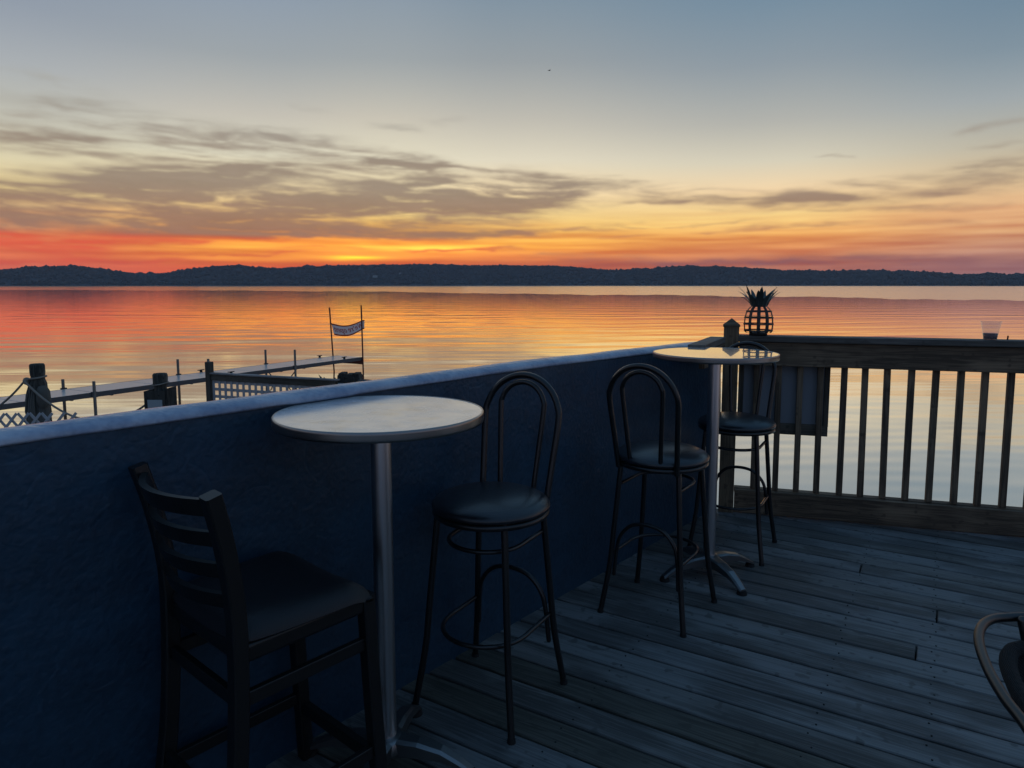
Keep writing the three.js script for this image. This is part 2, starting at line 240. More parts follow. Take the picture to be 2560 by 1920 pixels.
M.tabletop = new THREE.MeshPhysicalMaterial({ map: M.scuffed, roughness: 0.5, roughnessMap: M.scuffRough, clearcoat: 1, clearcoatRoughness: 0.16, ior: 1.6 });
M.tabletopGloss = new THREE.MeshPhysicalMaterial({ map: M.scuffed, roughness: 0.16, clearcoat: 1, clearcoatRoughness: 0.02, ior: 1.6 });
M.rim = new THREE.MeshStandardMaterial({ color: new THREE.Color(0.34, 0.33, 0.32), metalness: 1, roughness: 0.32 });
M.chrome = new THREE.MeshStandardMaterial({ color: new THREE.Color(0.62, 0.6, 0.6), metalness: 1, roughness: 0.3 });
M.castAlu = new THREE.MeshStandardMaterial({ color: new THREE.Color(0.27, 0.27, 0.27), metalness: 1, roughness: 0.38 });
M.rubber = new THREE.MeshStandardMaterial({ color: new THREE.Color(0.012, 0.012, 0.012), roughness: 0.8 });
M.blackTube = new THREE.MeshPhysicalMaterial({ color: new THREE.Color(0.011, 0.0105, 0.0105), roughness: 0.32, clearcoat: 0.4, clearcoatRoughness: 0.2 });
M.vinyl = new THREE.MeshPhysicalMaterial({ color: new THREE.Color(0.013, 0.014, 0.018), roughness: 0.36, clearcoat: 0.7, clearcoatRoughness: 0.26, bumpMap: dataMap(256, 256, (u, v) => tiled((a, b) => fbm(a * 50, b * 50, 3), u, v), false), bumpScale: 0.0006 });
M.saddle = new THREE.MeshStandardMaterial({ color: new THREE.Color(0.012, 0.0125, 0.015), roughness: 0.46, bumpMap: M.vinyl.bumpMap, bumpScale: 0.0006 });
M.ladder = new THREE.MeshPhysicalMaterial({ color: new THREE.Color(0.008, 0.0078, 0.0075), roughness: 0.42, clearcoat: 0.15, clearcoatRoughness: 0.3 });
M.greyTube = new THREE.MeshStandardMaterial({ color: new THREE.Color(0.09, 0.088, 0.088), metalness: 1, roughness: 0.38 });
M.weave = new THREE.MeshStandardMaterial({ color: new THREE.Color(0.016, 0.014, 0.013), roughness: 0.85, bumpMap: dataMap(256, 256, (u, v) => 0.5 + 0.5 * Math.sin(u * 201) * Math.sin(v * 201), false), bumpScale: 0.003 });
M.lanternMetal = new THREE.MeshStandardMaterial({ color: new THREE.Color(0.07, 0.068, 0.066), metalness: 0.6, roughness: 0.55 });
M.leafMetal = new THREE.MeshStandardMaterial({ color: new THREE.Color(0.1, 0.115, 0.11), metalness: 0.6, roughness: 0.42, side: THREE.DoubleSide });
M.cup = new THREE.MeshPhysicalMaterial({ color: new THREE.Color(0.95, 0.95, 0.96), roughness: 0.12, transmission: 0.87, thickness: 0, ior: 1.45, side: THREE.DoubleSide });
M.drink = new THREE.MeshPhysicalMaterial({ color: new THREE.Color(0.09, 0.004, 0.008), roughness: 0.08 });
M.dockTop = new THREE.MeshStandardMaterial({ color: new THREE.Color(0.62, 0.61, 0.6), roughness: 0.26 });
M.dockFrame = new THREE.MeshStandardMaterial({ color: new THREE.Color(0.11, 0.1, 0.1), roughness: 0.6, metalness: 0.4 });
M.pipe = new THREE.MeshStandardMaterial({ color: new THREE.Color(0.24, 0.2, 0.17), roughness: 0.6, metalness: 0.5 });
M.rust = new THREE.MeshStandardMaterial({ color: new THREE.Color(0.15, 0.03, 0.018), roughness: 0.7 });
M.rope = new THREE.MeshStandardMaterial({ color: new THREE.Color(0.32, 0.27, 0.22), roughness: 0.95, bumpMap: dataMap(64, 64, (u, v) => 0.5 + 0.5 * Math.sin((u * 60 + v) * 6.283), false), bumpScale: 0.004 });
M.net = new THREE.MeshStandardMaterial({ color: new THREE.Color(0.15, 0.14, 0.12), roughness: 1 });
M.signBoard = new THREE.MeshStandardMaterial({ color: new THREE.Color(0.26, 0.27, 0.29), roughness: 0.7 });
M.paleSign = new THREE.MeshStandardMaterial({ color: new THREE.Color(0.42, 0.46, 0.47), roughness: 0.6 });
M.stone = new THREE.MeshStandardMaterial({ color: new THREE.Color(0.07, 0.068, 0.066), roughness: 0.95 });
M.leaf = new THREE.MeshStandardMaterial({ color: new THREE.Color(0.03, 0.06, 0.02), roughness: 0.9, side: THREE.DoubleSide });
M.ground = new THREE.MeshStandardMaterial({ color: new THREE.Color(0.1, 0.1, 0.09), roughness: 0.95 });

// ---------------------------------------------------------------- the lake
const WATER = -1.62;
function waveMap(N, tile, waves, amp, seed) {                    // slopes of many small waves that repeat over one tile
  const r = rng(seed), ws = []; for (let i = 0; i < waves; i++) { const len = Math.exp(Math.log(0.45) + r() * Math.log(9 / 0.45)), th = (r() + r() + r() - 1.5) * 0.75, kk = tile / len; const kx = Math.round(kk * Math.sin(th) * 0.6), kz = Math.max(1, Math.round(kk * Math.cos(th))); ws.push([kx, kz, r() * 6.283, amp * (0.5 + r())]); }
  const d = new Uint8Array(N * N * 4); const sx = new Float32Array(N * N), sz = new Float32Array(N * N);
  for (const [kx, kz, ph, a] of ws) { const L = Math.hypot(kx, kz), ax = a * kx / L, az = a * kz / L; for (let y = 0; y < N; y++) for (let x = 0; x < N; x++) { const c = Math.cos((kx * x / N + kz * y / N) * 6.28318 + ph); sx[y * N + x] += ax * c; sz[y * N + x] += az * c; } }
  for (let i = 0; i < N * N; i++) { const l = 1 / Math.sqrt(1 + sx[i] * sx[i] + sz[i] * sz[i]); d[i * 4] = Math.round((-sx[i] * l * 8 * 0.5 + 0.5) * 255); d[i * 4 + 1] = Math.round((-sz[i] * l * 8 * 0.5 + 0.5) * 255); d[i * 4 + 2] = Math.round(255 * (l * 0.5 + 0.5)); d[i * 4 + 3] = 255; }
  const t = new THREE.DataTexture(d, N, N); t.wrapS = t.wrapT = THREE.RepeatWrapping; t.magFilter = THREE.LinearFilter; t.repeat.set(1 / (tile * 1.0), 1 / tile); t.needsUpdate = true; return t;
}
function waterSheet(a0, a1, na, r0, r1, nr) {                      // a sector of the lake between two distances
  const pos = [], uv = [], idx = [];
  for (let j = 0; j <= nr; j++) for (let i = 0; i <= na; i++) { const a = a0 + (a1 - a0) * i / na, r = r0(a) + (r1(a) - r0(a)) * (j / nr) ** 2, x = Math.sin(a * RAD) * r, z = -Math.cos(a * RAD) * r; pos.push(x, WATER, z); uv.push(x, -z); }
  for (let j = 0; j < nr; j++) for (let i = 0; i < na; i++) { const a = j * (na + 1) + i, b = a + 1, c = a + na + 1, e = c + 1; idx.push(a, b, c, b, e, c); }
  const g = new THREE.BufferGeometry(); g.setAttribute('position', new THREE.Float32BufferAttribute(pos, 3)); g.setAttribute('uv', new THREE.Float32BufferAttribute(uv, 2)); g.setIndex(idx); g.computeVertexNormals(); return g;
}
const breezeEdge = (a) => (a < 0 ? 236 + 7.5 * Math.abs(Math.max(a, -60)) : 236 - 2 * Math.min(a, 36)) * (1 + 0.035 * Math.sin(a * 0.55 + 1) + 0.02 * Math.sin(a * 1.7) + 0.012 * Math.sin(a * 4.3 + 2));   // where the breeze dies away
M.water = new THREE.MeshStandardMaterial({ color: new THREE.Color(0.95, 0.89, 0.81), metalness: 1, roughness: 0.055, normalMap: waveMap(512, 29, 60, 0.0013, 11), normalScale: new THREE.Vector2(0.125, 0.125) });
structure('lake', 'calm lake water mirroring the sunset sky', waterSheet(-180, 180, 1440, () => 0, breezeEdge, 24), M.water);
{
  const far = structure('lake_wind_ripples', 'wind-ruffled pale band of lake below the far shore'), waves = waveMap(256, 37, 30, 0.006, 12);
  [[-75, -24, 0.085], [-24, -12, 0.1], [-12, -4, 0.12], [-4, 3, 0.14], [3, 10, 0.15], [10, 18, 0.16], [18, 75, 0.17]].forEach(([a0, a1, rough]) => part('water_surface', waterSheet(a0, a1, Math.round((a1 - a0) * 4), breezeEdge, () => 2420, 12), new THREE.MeshStandardMaterial({ color: new THREE.Color(0.88, 0.84, 0.81), metalness: 1, roughness: rough, normalMap: waves, normalScale: new THREE.Vector2(0.125, 0.125) }), far));
}

// ---------------------------------------------------------------- far shore: wooded hills
const RIDGE = [[-70, 1.3], [-55, 1.1], [-45, 1.35], [-39, 0.95], [-35.97, 1.05], [-34.66, 1.2], [-33.55, 1.27], [-31.47, 1.32], [-30.76, 1.22], [-29.31, 0.96], [-26.79, 0.84], [-25.74, 0.99], [-23.3, 1.4], [-21.07, 1.51], [-19.65, 1.34], [-18.2, 1.32], [-16.42, 1.49], [-12.15, 1.61], [-7.74, 1.67], [-2.6, 1.58], [0, 1.65], [3.89, 1.55], [5.83, 1.42], [6.79, 1.29], [9.02, 1.28], [11.53, 1.39], [14, 1.54], [16.42, 1.49], [18.78, 1.35], [21.09, 1.15], [23.59, 1.07], [26.26, 1.1], [30.05, 0.98], [32.43, 0.79], [36, 0.76], [42, 0.9], [52, 0.8], [70, 1]];
const ridgeAt = (a) => { let i = 0; while (i < RIDGE.length - 2 && a > RIDGE[i + 1][0]) i++; const f = clamp((a - RIDGE[i][0]) / (RIDGE[i + 1][0] - RIDGE[i][0]), 0, 1); return RIDGE[i][1] + (RIDGE[i + 1][1] - RIDGE[i][1]) * f; };
M.hill = new THREE.MeshStandardMaterial({ color: new THREE.Color(0.07, 0.08, 0.085), roughness: 1 });
const HILL_R = 2300, RISE = 420;
function hillHeight(a, f) { const top = (HILL_R + RISE * 0.8) * Math.tan(ridgeAt(a) * RAD) + 1.42 - 9; return WATER + Math.max(0, top - WATER) * Math.sin(clamp(f / 0.8, 0, 1) * Math.PI / 2) ** 1.15 * (1 - 0.35 * sstep(0.8, 1.2, f)) + (fbm(a * 1.1 + 20, f * 4, 4) - 0.5) * 16 * sstep(0.02, 0.4, f) * (1 - sstep(0.6, 0.8, f) * 0.8); }
const hillPoint = (a, f) => { const r = HILL_R + RISE * f; return [Math.sin(a * RAD) * r, hillHeight(a, f), -Math.cos(a * RAD) * r]; };
{
  const na = 360, nf = 16, pos = [], idx = [];
  for (let j = 0; j <= nf; j++) for (let i = 0; i <= na; i++) pos.push(...hillPoint(-66 + 132 * i / na, j / nf * 1.25 - 0.02));
  for (let j = 0; j < nf; j++) for (let i = 0; i < na; i++) { const a = j * (na + 1) + i, b = a + 1, c = a + na + 1, e = c + 1; idx.push(a, b, c, b, e, c); }
  const g = new THREE.BufferGeometry(); g.setAttribute('position', new THREE.Float32BufferAttribute(pos, 3)); g.setIndex(idx); g.computeVertexNormals();
  structure('hills', 'low dark wooded hills along the far shore', g, M.hill);
  // the trees of that far wood
  const tg = new THREE.IcosahedronGeometry(1, 1), tp = tg.attributes.position, tr = rng(3); const moved = {};
  for (let i = 0; i < tp.count; i++) { const key = [tp.getX(i), tp.getY(i), tp.getZ(i)].map((v) => v.toFixed(3)).join(); const s = moved[key] ??= 0.72 + tr() * 0.5; tp.setXYZ(i, tp.getX(i) * s, tp.getY(i) * s, tp.getZ(i) * s); } tg.computeVertexNormals();
  const N = 24000, forest = new THREE.InstancedMesh(tg, new THREE.MeshStandardMaterial({ color: 0xffffff, roughness: 1 }), N), m = new THREE.Matrix4(), q = new THREE.Quaternion(), col = new THREE.Color();
  for (let i = 0; i < N; i++) {
    const a = -64 + tr() * 128, f = tr() < 0.35 ? 0.74 + tr() * 0.14 : 0.02 + tr() * 0.8, p = hillPoint(a, f), s = (2.2 + tr() * 2.6) * (0.7 + 0.8 * fbm(a * 1.7 + 5, f * 3, 2)) + (tr() < 0.03 ? 2.2 : 0);
    m.compose(V(p[0], p[1] + s * 0.55, p[2]), q.setFromEuler(new THREE.Euler(0, tr() * 6.28, 0)), V(s * (0.8 + tr() * 0.5), s * (0.9 + tr() * 0.5), s)); forest.setMatrixAt(i, m);
    const k = 0.75 + tr() * 0.5; forest.setColorAt(i, col.setRGB(0.068 * k, 0.08 * k, 0.082 * k));
  }
  forest.name = 'far_forest'; forest.userData = { label: 'dense dark trees covering the hills of the far shore', category: 'forest', kind: 'stuff' }; scene.add(shade(forest));
  const shedLab = ['pale roofed boathouse low on the far shore', 'small pale cottage among the trees of the far shore'];
  [[-11.0, 0.2, 16, 5], [-9.0, 0.32, 7, 4]].forEach(([a, f, w, h], i) => {
    const p = hillPoint(a, f), t = thing(i ? 'lake_cottage' : 'boathouse', shedLab[i], 'house'); t.position.set(p[0], p[1] - 1, p[2]); t.rotation.y = -a * RAD;
    part('wall', box(w, h, 7, 0, h / 2 + 3, 10, 0.05), M.paleSign, t); const rs = new THREE.Shape([new THREE.Vector2(-w / 2 - 0.5, 0), new THREE.Vector2(w / 2 + 0.5, 0), new THREE.Vector2(w / 2 - 1, 2.4), new THREE.Vector2(-w / 2 + 1, 2.4)]); const rg = new THREE.ExtrudeGeometry(rs, { depth: 8, bevelEnabled: false }); rg.translate(0, h + 3, 6); part('roof', rg, M.whiteTrim, t);
  });
}

// ---------------------------------------------------------------- the lower bank behind the blue wall
{
  const bank = [[-14, 3], [-14, -10.3], [-2.6, -10.3], [0.6, -9.2], [0.75, -4.3], [-0.6, -2.6], [-3.5, 0.8], [-3.5, 3]];
  const sh = new THREE.Shape(bank.map(([x, z]) => new THREE.Vector2(x, -z))), g = new THREE.ExtrudeGeometry(sh, { depth: 1.2, bevelEnabled: false }); g.rotateX(-Math.PI / 2); g.translate(0, -2.2, 0);
  structure('bank', 'low bank of ground at the water behind the blue wall', g, M.ground);
}

// ---------------------------------------------------------------- deck of single boards
const WD = [0.6435, -0.7654], WN = [-0.7654, -0.6435], W0 = [-0.396, -2.338];   // run of the blue wall, its lakeward normal, a point of its foot
const RD = [0.95855, 0.28492], RN = [-0.28492, 0.95855], R0 = [1.438, -4.251];  // run of the railing, its deckward normal, a point of its foot
{
  const deck = structure('deck', 'weathered wooden deck of grey boards');
  const th = 31.8 * RAD, BD = [Math.cos(th), Math.sin(th)], BN = [-Math.sin(th), Math.cos(th)], pitch = 0.131, joints = { '-3': [-0.028], '-6': [0.037], '-9': [-0.297] }, r = rng(77);
  const boards = deck;
  for (let k = -22; k < 42; k++) {
    const o0 = -2.695 + pitch * k, o1 = o0 + pitch - (0.008 + r() * 0.006), wob = (r() - 0.5) * 0.002;
    let cuts = [-7, ...(joints[k] ?? [((k * 7919) % 13 + 13) % 13 * 0.5 - 5.2, ((k * 7919) % 13 + 13) % 13 * 0.5 + 1.4 + r()]), 7].sort((a, b) => a - b);
    if (joints[k]) cuts = [-7, joints[k][0] - 3.6, joints[k][0], joints[k][0] + 3.6, 7]; else cuts = cuts.filter((c) => Math.abs(c) > 6.9 || c < -2.2 || c > 1.9);
    for (let i = 0; i + 1 < cuts.length; i++) {
      const a0 = cuts[i] + (i ? 0.003 : 0), a1 = cuts[i + 1] - 0.003;
      let poly = [[a0, o0], [a1, o0], [a1, o1], [a0, o1]].map(([a, o]) => [BD[0] * a + BN[0] * o, BD[1] * a + BN[1] * o]);
      poly = clip(poly, WN[0], WN[1], WN[0] * W0[0] + WN[1] * W0[1] + 0.05);
      if (poly.length > 2) poly = clip(poly, -RN[0], -RN[1], -(RN[0] * R0[0] + RN[1] * R0[1]) + 0.06);
      if (poly.length > 2) poly = clip(poly, 0, 1, 2.6); if (poly.length > 2) poly = clip(poly, 1, 0, 4.6);
      if (poly.length < 3) continue;
      let ar = 0; for (let q = 0; q < poly.length; q++) { const A = poly[q], B = poly[(q + 1) % poly.length]; ar += A[0] * B[1] - B[0] * A[1]; } if (Math.abs(ar) < 0.02) continue;
      const pick = k === 4 || k === 9 || (k === 6 && i === 0) ? M.deckBrown : M.deck[Math.floor(r() * 4)];
      part('deck_board', prism(poly, -0.034 + wob, wob, 0.004, BD, r() * 9, r() * 9), pick, boards);
    }
  }
  { const pts = []; for (let k = -22; k < 42; k++) for (const a of [-2.4, -1.7, -1.0, -0.317, 0.0, 0.7, 1.4, 2.1, 2.8]) for (const e of [0.028, 0.098]) { const o = -2.695 + pitch * k + e, A = a + (r() - 0.5) * 0.012 + (e > 0.05 ? 0.012 : 0) + 0.02, x = BD[0] * A + BN[0] * o, z = BD[1] * A + BN[1] * o; if (WN[0] * (x - W0[0]) + WN[1] * (z - W0[1]) < -0.02 && RN[0] * (x - R0[0]) + RN[1] * (z - R0[1]) > 0.01 && z < 2.5 && x < 4.5) pts.push([x, z]); }
    const sg = new THREE.CylinderGeometry(0.0032, 0.0032, 0.003, 8), im = new THREE.InstancedMesh(sg, M.rubber, pts.length), m4 = new THREE.Matrix4(); pts.forEach(([x, z], i) => im.setMatrixAt(i, m4.makeTranslation(x, 0.0002, z))); im.name = 'screw_heads'; im.userData.kind = 'stuff'; deck.add(shade(im)); }
  for (let i = 0; i < 9; i++) { const s = [-2.4, -1.7, -1.0, -0.317, 0.0, 0.7, 1.4, 2.1, 2.8][i], c = [BD[0] * s, BD[1] * s]; let p = [[s - 0.07, -6.4], [s + 0.07, -6.4], [s + 0.07, 2.4], [s - 0.07, 2.4]].map(([a, o]) => [BD[0] * a + BN[0] * o, BD[1] * a + BN[1] * o]); p = clip(p, WN[0], WN[1], WN[0] * W0[0] + WN[1] * W0[1] + 0.04); if (p.length > 2) p = clip(p, -RN[0], -RN[1], -(RN[0] * R0[0] + RN[1] * R0[1]) + 0.05); if (p.length > 2) p = clip(p, 0, 1, 2.5); if (p.length > 2) part('joist', prism(p, -0.24, -0.04, 0.002, BN, 0, 0), M.darkTimber, deck); }
}

// ---------------------------------------------------------------- blue half wall
{
  const w = thing('blue_wall', 'dark blue stuccoed half wall with a pale rounded top', 'wall');
  const T0 = -3.4, T1 = 2.6, sag = (t) => -0.013 * Math.max(0, t - 0.7);
  function run(profile, step, rough) {           // sweep a profile [offset, y] along the wall
    const n = Math.round((T1 - T0) / step), pos = [], uv = [], idx = [], m = profile.length; let lens = [0]; for (let i = 1; i < m; i++) lens.push(lens[i - 1] + Math.hypot(profile[i][0] - profile[i - 1][0], profile[i][1] - profile[i - 1][1]));
    for (let j = 0; j <= n; j++) { const t = T0 + (T1 - T0) * j / n; for (let i = 0; i < m; i++) { const o = profile[i][0] + (fbm(t * 3 + 9, i * 0.6, 3) - 0.5) * rough, y = profile[i][1] + (profile[i][1] > 0.5 ? sag(t) + (fbm(t * 4, i * 0.45 + 40, 3) - 0.5) * rough : 0); pos.push(W0[0] + WD[0] * t + WN[0] * o, y, W0[1] + WD[1] * t + WN[1] * o); uv.push(t, lens[i]); } }
    for (let j = 0; j < n; j++) for (let i = 0; i < m - 1; i++) { const a = j * m + i, b = a + 1, c = a + m, d = c + 1; idx.push(a, b, c, b, d, c); }
    const g = new THREE.BufferGeometry(); g.setAttribute('position', new THREE.Float32BufferAttribute(pos, 3)); g.setAttribute('uv', new THREE.Float32BufferAttribute(uv, 2)); g.setIndex(idx);
    for (const j of [0, n]) { const ring = Array.from({ length: m }, (_, i) => j * m + i); for (let i = 1; i < m - 1; i++) idx.push(ring[0], ring[i], ring[i + 1]); } g.setIndex(idx); g.computeVertexNormals(); return g;
  }
  part('wall_body', run([[0.0, -1.05], [0, -0.3], [0, 0.2], [0, 0.7], [0, 1.074], [0.03, 1.078], [0.075, 1.078], [0.092, 1.06], [0.092, 0.4], [0.092, -1.05]], 0.05, 0.006), M.stucco, w);
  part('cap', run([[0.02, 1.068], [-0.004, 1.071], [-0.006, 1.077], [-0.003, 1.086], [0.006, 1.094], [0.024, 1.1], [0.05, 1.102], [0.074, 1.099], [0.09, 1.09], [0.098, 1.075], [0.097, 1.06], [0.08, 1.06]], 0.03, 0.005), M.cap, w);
}

// ---------------------------------------------------------------- wooden railing
{
  const r = thing('deck_railing', 'weathered brown wooden railing with upright balusters', 'railing');
  r.position.set(R0[0], 0, R0[1]); r.rotation.y = -Math.atan2(RD[1], RD[0]);
  const L0 = -0.05, L1 = 3.3, len = L1 - L0, mid = (L0 + L1) / 2;
  part('kick_board', box(len, 0.143, 0.036, mid, 0.075, -0.02), M.rail, r);
  part('bottom_rail', box(len, 0.038, 0.062, mid, 0.131, -0.071), M.rail, r);
  part('fascia_board', box(len, 0.143, 0.036, mid, 1.003, -0.02), M.rail, r);
  part('top_rail', box(len + 0.02, 0.037, 0.135, mid, 1.0945, -0.05, 0.006), M.railTop, r);
  const rr = rng(15); [0.06, 0.189, 0.31, 0.425, 0.555, 0.669, 0.788, 0.913, 1.038, 1.166, 1.286, 1.412, 1.536, 1.66, 1.785, 1.91, 2.03, 2.16, 2.285, 2.41, 2.53, 2.66, 2.78, 2.9, 3.03, 3.15].forEach((s) => {
    const g = box(0.033, 0.92, 0.033, 0, 0.612, -0.056, 0.003, 'y'); const m = part('baluster', g, M.rail, r); m.position.x = s; m.rotation.z = (rr() - 0.5) * 0.014 + 0.006; m.position.x += m.rotation.z * 0.6;
  });
  for (const s of [-0.098, 2.22]) { const p = new THREE.Group(); p.name = 'post'; p.position.set(s, 0, -0.03); r.add(p); part('shaft', box(0.09, 1.34, 0.09, 0, 0.505, 0, 0.005, 'y'), M.post, p); const c = new THREE.ConeGeometry(0.071, 0.042, 4, 1); c.rotateY(Math.PI / 4); c.translate(0, 1.196, 0); part('cap', mergeGeometries([c.toNonIndexed(), box(0.1, 0.012, 0.1, 0, 1.17, 0, 0.002)]), M.post, p); }
  // the short return of the rail from the corner post toward the wall's end
  const ret = new THREE.Group(); ret.name = 'return_rail'; r.add(ret);
  const toLocal = (x, y, z) => { const dx = x - R0[0], dz = z - R0[1]; return [dx * RD[0] + dz * RD[1], y, dx * RN[0] + dz * RN[1]]; };
  part('top_board', beam(toLocal(0.955, 1.094, -3.61), toLocal(1.235, 1.094, -4.19), 0.09, 0.034), M.railTop, ret);
  part('fascia_board', beam(toLocal(0.985, 1.03, -3.61), toLocal(1.262, 1.03, -4.18), 0.03, 0.09), M.rail, ret);
}
{ // framed board hung outside the balusters, seen from its back
  const s = thing('hanging_sign', 'square framed sign board hung behind the balusters beside the corner post', 'sign');
  s.position.set(R0[0], 0, R0[1]); s.rotation.y = -Math.atan2(RD[1], RD[0]);
  part('board', box(0.47, 0.5, 0.012, 0.22, 0.77, -0.092, 0.002), M.signBoard, s);
  part('frame_bottom', box(0.53, 0.07, 0.022, 0.215, 0.535, -0.086, 0.003), M.frameWood, s);
  part('frame_side', box(0.03, 0.46, 0.03, 0.466, 0.79, -0.09, 0.003, 'y'), M.frameWood, s);
  part('frame_side', box(0.03, 0.46, 0.03, -0.03, 0.79, -0.1, 0.003, 'y'), M.frameWood, s);
}

// ---------------------------------------------------------------- things standing on the railing
{
  const p = thing('pineapple_lantern', 'openwork metal pineapple lantern standing on the top rail', 'lantern'); p.position.set(1.507, 1.1135, -4.277);
  const prof = [[0.05, 0.014], [0.077, 0.018], [0.085, 0.04], [0.086, 0.075], [0.083, 0.11], [0.073, 0.146], [0.056, 0.168], [0.045, 0.178]];
  const curve = new THREE.CatmullRomCurve3(prof.map(([a, b]) => V(a, b, 0)));
  for (let k = 0; k < 10; k++) {
    const a = k / 10 * Math.PI * 2, pos = [], idx = [], n = 18; for (let i = 0; i <= n; i++) { const q = curve.getPoint(i / n), hw = 0.0085; for (const [s, o] of [[-1, 0], [1, 0], [1, -0.0018], [-1, -0.0018]]) { const rr = q.x + o; pos.push(Math.cos(a) * rr - Math.sin(a) * s * hw, q.y, Math.sin(a) * rr + Math.cos(a) * s * hw); } }
    for (let i = 0; i < n; i++) for (let j = 0; j < 4; j++) { const A = i * 4 + j, B = i * 4 + (j + 1) % 4, C = A + 4, D = B + 4; idx.push(A, B, C, B, D, C); }
    const g = new THREE.BufferGeometry(); g.setAttribute('position', new THREE.Float32BufferAttribute(pos, 3)); g.setIndex(idx); const gn = g.toNonIndexed(); gn.computeVertexNormals(); part('rib', gn, M.lanternMetal, p);
  }
  for (const [y, rad] of [[0.03, 0.0835], [0.069, 0.0875], [0.108, 0.0845], [0.146, 0.0745]]) { const g = new THREE.LatheGeometry([new THREE.Vector2(rad - 0.001, y - 0.004), new THREE.Vector2(rad + 0.0012, y - 0.004), new THREE.Vector2(rad + 0.0006, y + 0.004), new THREE.Vector2(rad - 0.0016, y + 0.004), new THREE.Vector2(rad - 0.001, y - 0.004)], 40); part('hoop', g, M.lanternMetal, p); }
  part('base', new THREE.LatheGeometry([[0, 0], [0.052, 0], [0.053, 0.012], [0.05, 0.02], [0, 0.021]].map((q) => new THREE.Vector2(...q)), 32), M.lanternMetal, p);
  part('collar', new THREE.LatheGeometry([[0.04, 0.174], [0.047, 0.176], [0.052, 0.2], [0.06, 0.226], [0.058, 0.226], [0.049, 0.2], [0.044, 0.18], [0.04, 0.174]].map((q) => new THREE.Vector2(...q)), 32), M.leafMetal, p);
  const lr = rng(44); for (let k = 0; k < 15; k++) {
    const a = k / 15 * 6.283 + (lr() - 0.5) * 0.25, L = 0.1 + lr() * 0.035, lean = [0.95, 0.35, 0.65][k % 3] + (lr() - 0.5) * 0.25, n = 10, pos = [], idx = [];
    for (let i = 0; i <= n; i++) { const f = i / n, hw = 0.0145 * (f < 0.45 ? 0.8 + 0.2 * f / 0.45 : Math.cos((f - 0.45) / 0.55 * Math.PI / 2) ** 0.85), rr = 0.047 + L * (0.2 * f + lean * 0.58 * f ** 1.7), y = 0.182 + L * f * (1.02 - 0.3 * lean * f); for (const q of [-1, 0, 1]) pos.push(Math.cos(a) * (rr + Math.abs(q) * 0.003) - Math.sin(a) * q * hw, y, Math.sin(a) * (rr + Math.abs(q) * 0.003) + Math.cos(a) * q * hw); }
    for (let i = 0; i < n; i++) for (let j = 0; j < 2; j++) { const A = i * 3 + j, B = A + 1, C = A + 3, D = B + 3; idx.push(A, B, C, B, D, C); }
    const g = new THREE.BufferGeometry(); g.setAttribute('position', new THREE.Float32BufferAttribute(pos, 3)); g.setIndex(idx); g.computeVertexNormals(); part('leaf', g, M.leafMetal, p);
  }
  part('leaf', tube([[-0.04, 0.176, 0.02], [-0.07, 0.202, 0.02], [-0.098, 0.226, 0.02], [-0.118, 0.232, 0.02]], 0.0022, { rad: 6 }), M.leafMetal, p);
}
{
  const c = thing('plastic_cup', 'clear plastic cup with dark red drink on the top rail', 'cup'); c.position.set(2.688, 1.1135, -3.925);
  part('cup_wall', new THREE.LatheGeometry([[0, 0.002], [0.0325, 0.002], [0.033, 0.004], [0.0485, 0.096], [0.0515, 0.1], [0.0525, 0.1035], [0.0505, 0.1045]].map((q) => new THREE.Vector2(...q)), 40), M.cup, c);
  part('drink', new THREE.LatheGeometry([[0, 0.0035], [0.0318, 0.0035], [0.0368, 0.036], [0, 0.036]].map((q) => new THREE.Vector2(...q)), 40), M.drink, c);
}

